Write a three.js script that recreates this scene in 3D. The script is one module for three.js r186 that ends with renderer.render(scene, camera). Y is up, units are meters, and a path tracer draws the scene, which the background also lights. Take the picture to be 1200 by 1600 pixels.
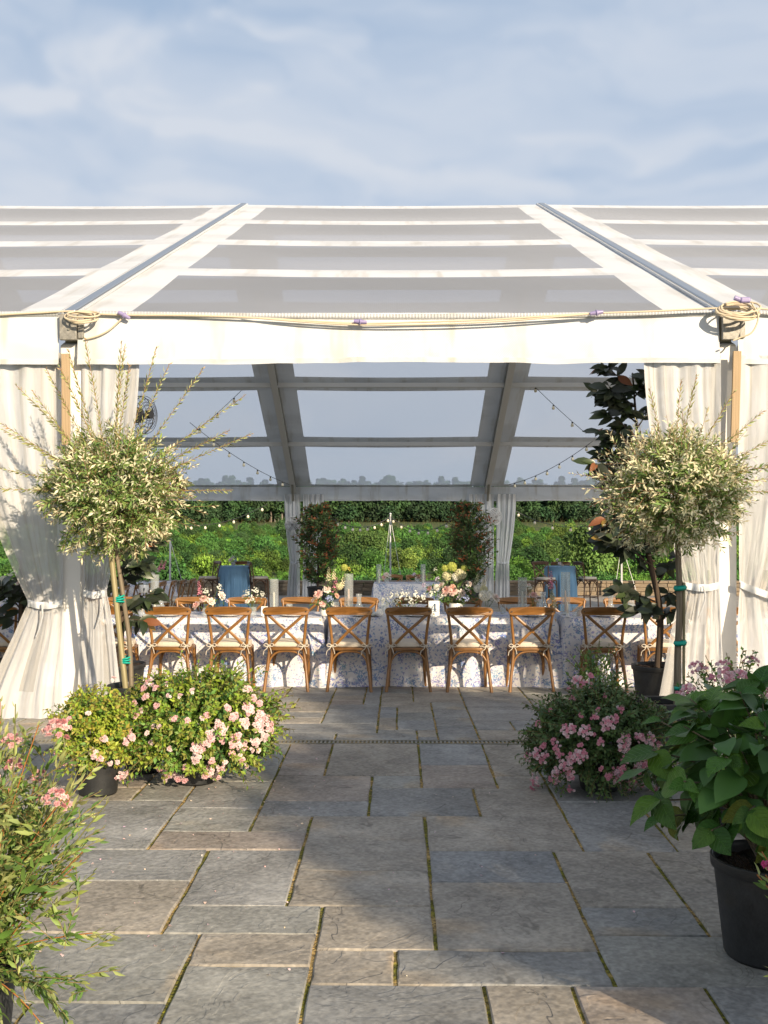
import * as THREE from 'three';
import { RoundedBoxGeometry } from 'three/addons/geometries/RoundedBoxGeometry.js';
import { mergeGeometries } from 'three/addons/utils/BufferGeometryUtils.js';

// ---------------------------------------------------------------- camera, sky, sun, exposure
const W = 768, H = 1024, FOCAL = 1700, EYE = 1.74;                 // focal length in photo pixels (photo 1200 x 1600), eye height in metres
const scene = new THREE.Scene();
const camera = new THREE.PerspectiveCamera(2 * Math.atan(800 / FOCAL) * 180 / Math.PI, W / H, 0.05, 6000);
camera.position.set(0, EYE, 0);
camera.rotation.order = 'YXZ';
camera.rotation.set(8 / FOCAL, 22 / FOCAL, 0);
const EXPOSURE = 1.42;
const renderer = new THREE.WebGLRenderer({ antialias: true });
renderer.setSize(W, H);
renderer.toneMapping = THREE.LinearToneMapping;
renderer.toneMappingExposure = EXPOSURE;
renderer.shadowMap.enabled = true;
renderer.shadowMap.type = THREE.PCFSoftShadowMap;

// ---------------------------------------------------------------- random numbers and noise
function rng(seed) { let s = seed | 0; return () => { s = (s + 0x6d2b79f5) | 0; let t = Math.imul(s ^ (s >>> 15), 1 | s); t = (t + Math.imul(t ^ (t >>> 7), 61 | t)) ^ t; return ((t ^ (t >>> 14)) >>> 0) / 4294967296; }; }
const lerp = (a, b, t) => a + (b - a) * t, clamp = (x, a = 0, b = 1) => Math.min(b, Math.max(a, x)), smooth = (a, b, x) => { const t = clamp((x - a) / (b - a)); return t * t * (3 - 2 * t); };
function hash2(x, y, s) { let h = Math.imul(x, 374761393) + Math.imul(y, 668265263) + Math.imul(s, 1274126177); h = Math.imul(h ^ (h >>> 13), 1274126177); return ((h ^ (h >>> 16)) >>> 0) / 4294967296; }
function vnoise(x, y, s, px = 0, py = 0) {                          // value noise, periodic in px, py when given
  const ix = Math.floor(x), iy = Math.floor(y), fx = x - ix, fy = y - iy, u = fx * fx * (3 - 2 * fx), v = fy * fy * (3 - 2 * fy);
  const w = (i, p) => (p ? ((i % p) + p) % p : i);
  const x0 = w(ix, px), x1 = w(ix + 1, px), y0 = w(iy, py), y1 = w(iy + 1, py);
  return lerp(lerp(hash2(x0, y0, s), hash2(x1, y0, s), u), lerp(hash2(x0, y1, s), hash2(x1, y1, s), u), v);
}
function fbm(x, y, s, oct, px = 0, py = 0) { let a = 0.5, sum = 0, n = 0; for (let i = 0; i < oct; i++) { sum += a * vnoise(x, y, s + i * 17, px, py); n += a; a *= 0.5; x *= 2; y *= 2; px *= 2; py *= 2; } return sum / n; }

// ---------------------------------------------------------------- sky: hazy evening blue with thin streaked cloud
const SUN = new THREE.Vector3(0.515, 0.362, 0.80).normalize();
function makeSky() {
  const SW = 2048, SH = 1024, data = new Float32Array(SW * SH * 4);
  for (let r = 0; r < SH; r++) {
    const el = ((r + 0.5) / SH - 0.5) * Math.PI, y = Math.sin(el), ce = Math.cos(el);
    for (let c = 0; c < SW; c++) {
      const az = ((c + 0.5) / SW - 0.5) * 2 * Math.PI, x = Math.cos(az) * ce, z = Math.sin(az) * ce, o = (r * SW + c) * 4;
      let R, G, B;
      if (y < 0) { const k = smooth(0, -0.12, y); R = lerp(0.6, 0.13, k); G = lerp(0.68, 0.14, k); B = lerp(0.74, 0.11, k); }
      else {
        const h = Math.pow(1 - y, 5), zen = lerp(1, 0.22, smooth(0.40, 0.80, y));  // overhead sky, out of view, darkened to cut the fill light on the ground
        R = lerp(0.245, 0.50, h); G = lerp(0.36, 0.585, h); B = lerp(0.52, 0.68, h);
        const k = 1 / (y + 0.16), px = x * k * 1.25, pz = z * k * 1.25;
        const wx = fbm(px * 0.9 + 3.1, pz * 0.9, 5, 3) - 0.5, wz = fbm(px * 0.9, pz * 0.9 + 7.7, 9, 3) - 0.5;
        const qx = px + wx * 1.3, qz = pz + wz * 1.3, a = qx * 0.82 + qz * 0.57, b = -qx * 0.57 + qz * 0.82;
        const big = fbm(a * 0.55 + 11.3, b * 0.95 + 2.1, 21, 4), tu = (az / 6.2832 + 0.5) * 26, tv = el * 9, du = fbm(tu, tv, 61, 4, 26) - 0.5, dv = fbm(tu, tv + 9.3, 63, 4, 26) - 0.5, soft = fbm(tu + du * 2.2 + tv * 0.6, tv * 1.25 + dv * 1.6, 47, 6), fine = fbm(tu * 2 + du * 5 + tv * 1.6, tv * 3.4 + dv * 3, 33, 5);
        let cl = smooth(0.17, 0.72, big * 0.22 + fine * 0.20 + soft * 0.58 + 0.05 * smooth(0.35, 0.1, y)) * 0.93;
        cl = 1 - Math.pow(1 - Math.min(cl, 0.985), Math.min(1.15, 0.36 / Math.max(y, 0.05)));
        R *= zen; G *= zen; B *= lerp(zen, 1, 0.12);
        cl = clamp(cl + 0.12 * smooth(0.5, 0.75, fine) * cl * 2) * smooth(0, 0.06, y);
        const sd = Math.max(0, x * SUN.x + y * SUN.y + z * SUN.z), glow = Math.pow(sd, 24) * 0.9 + Math.pow(sd, 4) * 0.16;
        const thick = smooth(0.55, 1, cl);
        R = lerp(R, 0.60 - 0.02 * thick, cl); G = lerp(G, 0.63 - 0.02 * thick, cl); B = lerp(B, 0.68 - 0.02 * thick, cl);
        R += glow; G += glow * 0.82; B += glow * 0.58;
      }
      data[o] = R * 0.80; data[o + 1] = G * 0.82; data[o + 2] = B * 0.85; data[o + 3] = 1;
    }
  }
  const t = new THREE.DataTexture(data, SW, SH, THREE.RGBAFormat, THREE.FloatType);
  t.mapping = THREE.EquirectangularReflectionMapping; t.magFilter = THREE.LinearFilter; t.minFilter = THREE.LinearFilter; t.needsUpdate = true;
  return t;
}
const skyTexture = makeSky();
scene.background = skyTexture; scene.environment = skyTexture;
const sun = new THREE.DirectionalLight(new THREE.Color(1.0, 0.825, 0.60), 5.0);
sun.position.copy(SUN).multiplyScalar(60).add(new THREE.Vector3(0, 0, -12)); sun.target.position.set(0, 0, -12);
sun.castShadow = true; sun.shadow.radius = 1; sun.shadow.mapSize.set(4096, 4096);
Object.assign(sun.shadow.camera, { left: -30, right: 30, top: 30, bottom: -30, near: 1, far: 160 });
scene.add(sun, sun.target);

// ---------------------------------------------------------------- scene-building helpers
const taken = new Map();
function numbered(name) { const n = taken.get(name) ?? 0; taken.set(name, n + 1); return n ? `${name}_${String(n).padStart(3, '0')}` : name; }
function tag(o, label, category, group) { o.userData.label = label; o.userData.category = category; if (group) o.userData.group = group; return o; }
function shade(o) { o.traverse((m) => { if (m.isMesh) { m.castShadow = true; m.receiveShadow = true; } }); return o; }
function thing(name, label, category, pos = [0, 0, 0], turn = 0, group) {
  const o = new THREE.Group(); o.name = numbered(name); o.position.set(...pos); o.rotation.y = turn; scene.add(o);
  return tag(o, label, category, group);
}
function part(parent, name, geo, mat, label) {
  const m = new THREE.Mesh(geo, mat); m.name = name; m.castShadow = m.receiveShadow = true; parent.add(m);
  if (label) m.userData.label = label;
  return m;
}
function stuffPart(parent, name, geo, mat) { const m = part(parent, name, geo, mat); m.userData.kind = 'stuff'; return m; }
function struct(name, geo, mat) { const m = new THREE.Mesh(geo, mat); m.name = numbered(name); m.castShadow = m.receiveShadow = true; m.userData.kind = 'structure'; scene.add(m); return m; }
function copy(o, pos, turn, label, group) {
  const c = o.clone(); c.name = numbered(o.name.replace(/_\d{3}$/, '')); c.userData = { ...o.userData, label }; if (group) c.userData.group = group;
  c.position.set(...pos); c.rotation.y = turn ?? o.rotation.y; scene.add(c); return c;
}
const drainDepth = 8.40;
const floorY = (d) => (d < drainDepth ? 0 : -0.03 * (d - drainDepth));
const at = (px, py, d) => new THREE.Vector3((px - 622) * d / FOCAL, EYE - (py - 808) * d / FOCAL, -d);   // a point seen at (px, py), d metres away
const V = (x, y, z) => new THREE.Vector3(x, y, z);
const ORD = ['first', 'second', 'third', 'fourth', 'fifth', 'sixth', 'seventh', 'eighth', 'ninth', 'tenth', 'eleventh', 'twelfth', 'thirteenth', 'fourteenth', 'fifteenth', 'sixteenth'];

// merges many small shapes, each with a colour, into one geometry
class Mesher {
  constructor() { this.p = []; this.n = []; this.t = []; this.c = []; this.i = []; }
  add(g, m, col = [1, 1, 1]) {
    const P = g.attributes.position, N = g.attributes.normal, U = g.attributes.uv, base = this.p.length / 3, e = m.elements;
    for (let k = 0; k < P.count; k++) {
      const x = P.getX(k), y = P.getY(k), z = P.getZ(k), a = N.getX(k), b = N.getY(k), c = N.getZ(k);
      this.p.push(e[0] * x + e[4] * y + e[8] * z + e[12], e[1] * x + e[5] * y + e[9] * z + e[13], e[2] * x + e[6] * y + e[10] * z + e[14]);
      const nx = e[0] * a + e[4] * b + e[8] * c, ny = e[1] * a + e[5] * b + e[9] * c, nz = e[2] * a + e[6] * b + e[10] * c, l = Math.hypot(nx, ny, nz) || 1;
      this.n.push(nx / l, ny / l, nz / l); this.t.push(U ? U.getX(k) : 0, U ? U.getY(k) : 0); this.c.push(col[0], col[1], col[2]);
    }
    if (g.index) for (let k = 0; k < g.index.count; k++) this.i.push(base + g.index.getX(k)); else for (let k = 0; k < P.count; k++) this.i.push(base + k);
    return this;
  }
  build() {
    const g = new THREE.BufferGeometry();
    g.setAttribute('position', new THREE.BufferAttribute(new Float32Array(this.p), 3)); g.setAttribute('normal', new THREE.BufferAttribute(new Float32Array(this.n), 3));
    g.setAttribute('uv', new THREE.BufferAttribute(new Float32Array(this.t), 2)); g.setAttribute('color', new THREE.BufferAttribute(new Float32Array(this.c), 3)); g.setIndex(this.i);
    return g;
  }
}
const M4 = () => new THREE.Matrix4(), I4 = M4();
const _x = V(), _y = V(), _z = V();
function aim(pos, dir, up, s = 1, sx = s) {                         // +Y along dir, +Z towards up
  _y.copy(dir).normalize(); _z.copy(up).addScaledVector(_y, -up.dot(_y)); if (_z.lengthSq() < 1e-6) _z.set(_y.y, _y.z, _y.x).addScaledVector(_y, -(_y.y * _y.x + _y.z * _y.y + _y.x * _y.z)); _z.normalize();
  _x.crossVectors(_y, _z);
  return M4().makeBasis(_x.clone().multiplyScalar(sx), _y.clone().multiplyScalar(s), _z.clone().multiplyScalar(s)).setPosition(pos);
}
const trs = (x, y, z, rx = 0, ry = 0, rz = 0, sx = 1, sy = sx, sz = sx) => M4().compose(V(x, y, z), new THREE.Quaternion().setFromEuler(new THREE.Euler(rx, ry, rz)), V(sx, sy, sz));
const moved = (g, m) => g.clone().applyMatrix4(m);
function joinGeos(list) { return mergeGeometries(list.map((g) => { const q = g.index ? g.toNonIndexed() : g.clone(); for (const k of Object.keys(q.attributes)) if (!['position', 'normal', 'uv'].includes(k)) q.deleteAttribute(k); return q; })); }
function tube(pts, r, seg = 12, rad = 6, r2) {
  const curve = new THREE.CatmullRomCurve3(pts.map((p) => (p.isVector3 ? p : V(...p))));
  const g = new THREE.TubeGeometry(curve, seg, r, rad, false);
  if (r2 !== undefined) { const P = g.attributes.position; for (let i = 0; i <= seg; i++) { const c = curve.getPointAt(i / seg), k = lerp(1, r2 / r, i / seg); for (let j = 0; j <= rad; j++) { const q = i * (rad + 1) + j; P.setXYZ(q, c.x + (P.getX(q) - c.x) * k, c.y + (P.getY(q) - c.y) * k, c.z + (P.getZ(q) - c.z) * k); } } }
  return g;
}
function lathe(profile, seg = 24) { return new THREE.LatheGeometry(profile.map((p) => new THREE.Vector2(p[0], p[1])), seg); }
function box(w, h, d, r = 0) { return r ? new RoundedBoxGeometry(w, h, d, 2, r) : new THREE.BoxGeometry(w, h, d); }
function sheet(nu, nv, f, uvf) {                                    // a surface from f(u, v)
  const p = [], t = [], idx = [], q = V();
  for (let j = 0; j <= nv; j++) for (let i = 0; i <= nu; i++) { f(i / nu, j / nv, q); p.push(q.x, q.y, q.z); const w = uvf ? uvf(i / nu, j / nv, q) : [q.x, q.y]; t.push(w[0], w[1]); }
  for (let j = 0; j < nv; j++) for (let i = 0; i < nu; i++) { const a = j * (nu + 1) + i, b = a + 1, c = a + nu + 1, d = c + 1; idx.push(a, c, b, b, c, d); }
  const g = new THREE.BufferGeometry(); g.setAttribute('position', new THREE.Float32BufferAttribute(p, 3)); g.setAttribute('uv', new THREE.Float32BufferAttribute(t, 2)); g.setIndex(idx); g.computeVertexNormals(); return g;
}
// a leaf along +Y, facing +Z: folded at the midrib and bent; w(t) gives its outline
function leafGeo(L, Wd, { seg = 3, fold = 0.25, bend = 0.2, w = (t) => Math.sin(Math.PI * Math.pow(t, 0.8)), wave = 0 } = {}) {
  const p = [], t = [], idx = [];
  for (let i = 0; i <= seg; i++) {
    const s = i / seg, y = L * s, z = -bend * L * s * s, hw = Wd * 0.5 * Math.max(0.02, w(s)), lift = fold * hw + wave * Wd * Math.sin(s * 9);
    p.push(-hw, y, z + lift, 0, y, z, hw, y, z + fold * hw - wave * Wd * Math.sin(s * 9)); t.push(0.5 - hw / Wd, s, 0.5, s, 0.5 + hw / Wd, s);
    if (i < seg) { const a = i * 3; idx.push(a, a + 1, a + 3, a + 1, a + 4, a + 3, a + 1, a + 2, a + 4, a + 2, a + 5, a + 4); }
  }
  const g = new THREE.BufferGeometry(); g.setAttribute('position', new THREE.Float32BufferAttribute(p, 3)); g.setAttribute('uv', new THREE.Float32BufferAttribute(t, 2)); g.setIndex(idx); g.computeVertexNormals(); return g;
}

// ---------------------------------------------------------------- textures and materials
function dataTex(n, f, srgb, ch = 4) {
  const d = new Uint8Array(n * n * 4), o = [0, 0, 0];
  for (let y = 0; y < n; y++) for (let x = 0; x < n; x++) { f(x / n, y / n, o); const k = (y * n + x) * 4; d[k] = clamp(o[0]) * 255; d[k + 1] = clamp(o[1]) * 255; d[k + 2] = clamp(o[2]) * 255; d[k + 3] = 255; }
  const t = new THREE.DataTexture(d, n, n, THREE.RGBAFormat); t.wrapS = t.wrapT = THREE.RepeatWrapping; t.magFilter = THREE.LinearFilter; t.minFilter = THREE.LinearMipmapLinearFilter; t.generateMipmaps = true; if (srgb) t.colorSpace = THREE.SRGBColorSpace; t.needsUpdate = true; return t;
}
function rep(t, x, y) { const c = t.clone(); c.repeat.set(x, y ?? x); c.needsUpdate = true; return c; }
function canvasTex(w, h, draw, srgb = true) { const c = document.createElement('canvas'); c.width = w; c.height = h; draw(c.getContext('2d'), w, h); const t = new THREE.CanvasTexture(c); t.wrapS = t.wrapT = THREE.RepeatWrapping; if (srgb) t.colorSpace = THREE.SRGBColorSpace; return t; }
const std = (o) => new THREE.MeshStandardMaterial(o), phy = (o) => new THREE.MeshPhysicalMaterial(o);
const lin = (r, g, b) => new THREE.Color().setRGB(r, g, b);

// riven stone: layered lips that follow warped contours, fine grain on top
const slateH = (x, y) => {
  const w = fbm(x * 4, y * 4, 3, 3, 4, 4), v = fbm(x * 4 + 0.5, y * 4, 13, 3, 4, 4);
  const a = fbm(x * 3 + w * 2.2, y * 4 + v * 2.0, 23, 5, 3, 4), q = a * 9, st = Math.floor(q) + smooth(0.0, 0.07, q - Math.floor(q));
  const big = fbm(x * 2, y * 2, 71, 2, 2, 2);
  return 0.10 * st * (0.35 + 0.65 * smooth(0.35, 0.62, big)) + 0.14 * fbm(x * 12, y * 17, 31, 4, 12, 17) + 0.2 * a + 0.07 * fbm(x * 64, y * 64, 41, 3, 64, 64);
};
const slateBump = dataTex(1024, (x, y, o) => { o[0] = o[1] = o[2] = slateH(x, y) * 0.75; });
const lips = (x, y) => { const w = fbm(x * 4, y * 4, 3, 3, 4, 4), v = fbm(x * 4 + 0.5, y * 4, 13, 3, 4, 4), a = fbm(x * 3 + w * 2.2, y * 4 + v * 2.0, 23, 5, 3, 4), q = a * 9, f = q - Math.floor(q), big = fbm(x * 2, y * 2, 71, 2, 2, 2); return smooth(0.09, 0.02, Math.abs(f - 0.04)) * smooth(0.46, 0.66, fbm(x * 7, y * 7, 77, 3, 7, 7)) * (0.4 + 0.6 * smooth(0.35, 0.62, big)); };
const slateMap = dataTex(1024, (x, y, o) => {
  const a = fbm(x * 3, y * 5, 61, 5, 3, 5), b = fbm(x * 12, y * 18, 67, 4, 12, 18), c = fbm(x * 90, y * 90, 73, 2, 90, 90), r = smooth(0.55, 0.75, fbm(x * 2 + a, y * 3 + b * 0.4, 79, 4, 2, 3));
  const l = (1 - 0.2 * lips(x, y)) * 0.80 + (a - 0.5) * 0.34 + (b - 0.5) * 0.12 + (c - 0.5) * 0.24;  // dirt and the shade of the small steps painted along the lips
  o[0] = l * (1 + 0.08 * r); o[1] = l; o[2] = l * (1 - 0.10 * r);
}, true);
const slateRough = dataTex(512, (x, y, o) => { const a = fbm(x * 8, y * 12, 91, 4, 8, 12); o[0] = o[1] = o[2] = 0.62 + (a - 0.5) * 0.5; });
const STONE_TONES = [[0.215, 0.213, 0.212], [0.248, 0.224, 0.196], [0.196, 0.200, 0.207], [0.262, 0.236, 0.206], [0.240, 0.208, 0.186], [0.212, 0.210, 0.200], [0.184, 0.184, 0.184]];
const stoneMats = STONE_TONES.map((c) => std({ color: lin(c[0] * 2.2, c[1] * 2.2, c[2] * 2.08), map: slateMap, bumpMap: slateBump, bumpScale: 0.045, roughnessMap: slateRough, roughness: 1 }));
const jointMap = dataTex(1024, (x, y, o) => {
  const m = smooth(0.42, 0.62, fbm(x * 12, y * 12, 101, 4, 12, 12)), g = fbm(x * 150, y * 150, 107, 2, 150, 150), k = 0.55 + g * 0.9;
  o[0] = lerp(0.66, 0.44, m) * k; o[1] = lerp(0.57, 0.44, m) * k; o[2] = lerp(0.40, 0.16, m) * k;
}, true);
const jointBump = dataTex(512, (x, y, o) => { o[0] = o[1] = o[2] = fbm(x * 90, y * 90, 109, 3, 90, 90); });
const jointMat = std({ color: lin(0.86, 0.82, 0.62), map: rep(jointMap, 0.5), bumpMap: rep(jointBump, 1), bumpScale: 0.01, roughness: 1 });

const grain = dataTex(512, (x, y, o) => { const w = fbm(x * 3, y * 3, 121, 3, 3, 3), a = vnoise(x * 34 + w * 3, y * 3, 123, 0, 3), b = vnoise(x * 120, y * 6, 127, 120, 6), l = 0.74 + (a - 0.5) * 0.34 + (b - 0.5) * 0.22; o[0] = l; o[1] = l * (0.97 + 0.03 * a); o[2] = l * (0.92 + 0.08 * a); }, true);
const grainAlong = dataTex(512, (x, y, o) => { const w = fbm(x * 3, y * 3, 121, 3, 3, 3), a = vnoise(x * 4, y * 22 + w * 3, 133, 4), b = vnoise(x * 7, y * 90, 137, 7, 90), l = 0.78 + (a - 0.5) * 0.26 + (b - 0.5) * 0.16; o[0] = l; o[1] = l * (0.97 + 0.03 * a); o[2] = l * (0.92 + 0.08 * a); }, true);
const woodMat = phy({ color: lin(0.385, 0.18, 0.045), map: rep(grainAlong, 1.5, 1.5), roughness: 0.42, clearcoat: 0.35, clearcoatRoughness: 0.3 });
const battenMat = std({ color: lin(0.80, 0.60, 0.38), map: rep(grain, 3, 0.8), roughness: 0.8 });

const fabricBump = dataTex(1024, (x, y, o) => { o[0] = o[1] = o[2] = 0.6 * fbm(x * 5, y * 3, 141, 4, 5, 3) + 0.25 * fbm(x * 22, y * 7, 143, 3, 22, 7) + 0.08 * Math.sin(x * 900) * Math.sin(y * 900); });
const vinylMap = dataTex(1024, (x, y, o) => { const s = smooth(0.52, 0.85, fbm(x * 24, y * 2, 151, 4, 24, 2)) * 0.13, d = smooth(0.5, 0.8, fbm(x * 5, y * 5, 153, 4, 5, 5)) * 0.06, l = 1 - s * 0.7 - d; o[0] = l; o[1] = l * (1 - s * 0.14); o[2] = l * (1 - s * 0.4); }, true);
const vinylMat = phy({ color: lin(0.72, 0.745, 0.77), map: rep(vinylMap, 0.5, 0.8), bumpMap: rep(fabricBump, 0.7), bumpScale: 0.012, roughness: 0.55, transmission: 0.10, thickness: 0, side: THREE.DoubleSide });
const curtainMat = phy({ color: lin(0.84, 0.85, 0.86), map: rep(vinylMap, 0.7, 0.35), bumpMap: rep(fabricBump, 1.1), bumpScale: 0.02, roughness: 0.7, transmission: 0.28, thickness: 0, side: THREE.DoubleSide });
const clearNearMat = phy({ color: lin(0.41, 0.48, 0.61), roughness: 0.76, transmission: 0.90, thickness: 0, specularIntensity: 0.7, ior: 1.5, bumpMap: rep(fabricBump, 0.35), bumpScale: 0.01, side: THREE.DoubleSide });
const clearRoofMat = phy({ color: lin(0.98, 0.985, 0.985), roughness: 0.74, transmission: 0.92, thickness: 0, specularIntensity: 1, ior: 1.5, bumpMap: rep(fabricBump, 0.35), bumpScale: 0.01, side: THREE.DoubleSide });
const clearFilmMat = phy({ color: lin(0.88, 0.87, 0.84), roughness: 0.35, transmission: 0.58, thickness: 0, ior: 1.5, bumpMap: rep(fabricBump, 1.5), bumpScale: 0.01, side: THREE.DoubleSide });
const paintMetal = std({ color: lin(0.62, 0.61, 0.585), roughness: 0.45 });
const postMat = std({ color: lin(0.80, 0.78, 0.74), roughness: 0.5 });
const rafterMat = std({ color: lin(0.26, 0.25, 0.21), roughness: 0.45, metalness: 0.3 });
const trackMat = std({ color: lin(0.42, 0.47, 0.52), roughness: 0.35, metalness: 0.7 });
const galvMat = std({ color: lin(0.50, 0.48, 0.43), map: rep(slateMap, 2), roughness: 0.55, metalness: 0.35 });
const cordMat = std({ color: lin(0.60, 0.51, 0.37), roughness: 0.6 });
const plugMat = phy({ color: lin(0.42, 0.36, 0.62), roughness: 0.3, transmission: 0.3, thickness: 0 });
const blackPlastic = std({ color: lin(0.034, 0.036, 0.037), map: rep(slateMap, 3), roughnessMap: rep(slateRough, 2), roughness: 0.8, bumpMap: rep(slateBump, 2), bumpScale: 0.002 });
const soilMat = std({ color: lin(0.10, 0.055, 0.03), map: rep(jointMap, 2), bumpMap: rep(jointBump, 2), bumpScale: 0.03, roughness: 1 });
const barkMat = std({ color: lin(0.34, 0.28, 0.20), map: rep(grainAlong, 2, 1), bumpMap: rep(slateBump, 3, 1), bumpScale: 0.006, roughness: 0.95 });
const darkBark = std({ color: lin(0.12, 0.085, 0.06), map: rep(grainAlong, 2, 1), bumpMap: rep(slateBump, 3, 1), bumpScale: 0.006, roughness: 0.95 });
const bambooMat = std({ color: lin(0.50, 0.44, 0.24), map: rep(grainAlong, 1, 1), roughness: 0.55 });
const tieTapeMat = std({ color: lin(0.0, 0.36, 0.27), roughness: 0.5 });
const leafMat = phy({ color: lin(1, 1, 1), vertexColors: true, roughness: 0.6, transmission: 0.24, thickness: 0, side: THREE.DoubleSide });
const farLeafMat = std({ color: lin(1, 1, 1), vertexColors: true, roughness: 0.85, side: THREE.DoubleSide });
const petalMat = phy({ color: lin(1, 1, 1), vertexColors: true, roughness: 0.75, transmission: 0.22, thickness: 0, side: THREE.DoubleSide });
const twigMat = std({ color: lin(1, 1, 1), vertexColors: true, roughness: 0.8 });
const glassMat = phy({ color: lin(0.93, 0.95, 0.95), roughness: 0.04, transmission: 0.90, thickness: 0, ior: 1.6, side: THREE.DoubleSide });
const waxMat = std({ color: lin(0.80, 0.72, 0.58), roughness: 0.5 });
const blushWax = std({ color: lin(0.78, 0.55, 0.44), roughness: 0.5 });
const ceramicMat = phy({ color: lin(0.78, 0.76, 0.72), roughness: 0.25, clearcoat: 0.5 });
const cushionMat = std({ color: lin(0.62, 0.55, 0.45), bumpMap: rep(fabricBump, 3), bumpScale: 0.004, roughness: 0.95 });
const poleMat = std({ color: lin(0.62, 0.62, 0.62), roughness: 0.4, metalness: 0.4 });
const wireMat = std({ color: lin(0.10, 0.10, 0.10), roughness: 0.6 });
const bulbMat = phy({ color: lin(0.95, 0.86, 0.62), roughness: 0.15, clearcoat: 1 });
const socketMat = std({ color: lin(0.03, 0.03, 0.03), roughness: 0.5 });

// ================================================================ THE SETTING
// terrain: the terrace, the falling ground behind its low wall, a field of shrubs that climbs slowly to a wood
const key = [[-400, 0], [8.4, 0], [36.2, -0.834], [37, -1.3], [46, -2.6], [90, -3.0], [170, -2.9], [240, -2.0], [264, -1.0], [300, 0.7], [420, 4], [700, 9], [2600, 12], [6000, 12]];
function groundY(d) { for (let i = 1; i < key.length; i++) if (d <= key[i][0]) { const [a, b] = [key[i - 1], key[i]]; return lerp(a[1], b[1], (d - a[0]) / (b[0] - a[0])); } return 12; }
const fieldMap = dataTex(1024, (x, y, o) => { const a = fbm(x * 20, y * 20, 201, 4, 20, 20), b = fbm(x * 160, y * 160, 203, 3, 160, 160), k = 0.6 + b * 0.8; o[0] = lerp(0.17, 0.30, a) * k; o[1] = lerp(0.25, 0.34, a) * k; o[2] = lerp(0.08, 0.13, a) * k; }, true);
{
  const ds = [-60, -20, 0, 4, 8.4, 20, 36.2, 36.6, 37, 40, 46, 60, 90, 130, 170, 210, 255, 280, 300, 350, 420, 550, 700, 1200, 2600, 5500], nx = 40, p = [], t = [], idx = [];
  ds.forEach((d) => { for (let i = 0; i <= nx; i++) { const half = 60 + Math.max(0, d) * 1.1, x = lerp(-half, half, i / nx), y = groundY(d) - (d < 36.4 ? 0.09 : 0) + (d > 60 && d < 3000 ? (fbm(x * 0.012, d * 0.012, 211, 3) - 0.5) * Math.min(6, d * 0.004) : 0); p.push(x, y, -d); t.push(x / 60, d / 60); } });
  for (let j = 0; j < ds.length - 1; j++) for (let i = 0; i < nx; i++) { const a = j * (nx + 1) + i, c = a + nx + 1; idx.push(a, a + 1, c, a + 1, c + 1, c); }
  const g = new THREE.BufferGeometry(); g.setAttribute('position', new THREE.Float32BufferAttribute(p, 3)); g.setAttribute('uv', new THREE.Float32BufferAttribute(t, 2)); g.setIndex(idx); g.computeVertexNormals();
  struct('ground', g, std({ map: fieldMap, roughness: 1 }));
}
// ---------------------------------------------------------------- bluestone paving on a 163 mm module, each flag its own piece
const MOD = 0.1635, X0 = 0.154, D0 = 4.058;
function flagGeo(w, l, r) {                                         // chamfered slab with slightly uneven edges, top at y = 0
  const n = 5, ring = [], inset = 0.007;
  const push = (x, z) => ring.push([x, z]);
  const jit = () => (r() - 0.5) * 0.007;
  for (let i = 0; i < n; i++) push(lerp(-w / 2, w / 2, i / n), -l / 2 + jit()); for (let i = 0; i < n; i++) push(w / 2 + jit(), lerp(-l / 2, l / 2, i / n));
  for (let i = 0; i < n; i++) push(lerp(w / 2, -w / 2, i / n), l / 2 + jit()); for (let i = 0; i < n; i++) push(-w / 2 + jit(), lerp(l / 2, -l / 2, i / n));
  const ou = r() * 7, ov = r() * 7, turn = r() < 0.5, p = [], t = [], idx = [], uv = (x, z) => { const s = 1 / 1.5; t.push(ou + (turn ? z : x) * s, ov + (turn ? x : z) * s); };
  const N = ring.length, hs = ring.map(() => (r() - 0.5) * 0.003);
  p.push(0, 0, 0); uv(0, 0);
  ring.forEach(([x, z], i) => { const k = 1 - inset / Math.max(Math.abs(x), Math.abs(z)); p.push(x * k, hs[i], z * k); uv(x * k, z * k); });
  for (let i = 0; i < N; i++) idx.push(0, 1 + ((i + 1) % N), 1 + i);
  const ringAt = (f) => { const base = p.length / 3; ring.forEach(([x, z], i) => { f(x, z, i); uv(x, z); }); return base; };
  const a = ringAt((x, z, i) => { const k = 1 - inset / Math.max(Math.abs(x), Math.abs(z)); p.push(x * k, hs[i], z * k); }), b = ringAt((x, z) => p.push(x, -0.007, z)), b2 = ringAt((x, z) => p.push(x, -0.007, z)), c = ringAt((x, z) => p.push(x, -0.034, z));
  for (const [u, v] of [[a, b], [b2, c]]) for (let i = 0; i < N; i++) { const j = (i + 1) % N; idx.push(u + i, u + j, v + i, u + j, v + j, v + i); }
  const g = new THREE.BufferGeometry(); g.setAttribute('position', new THREE.Float32BufferAttribute(p, 3)); g.setAttribute('uv', new THREE.Float32BufferAttribute(t, 2)); g.setIndex(idx); g.computeVertexNormals(); return g;
}
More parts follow.
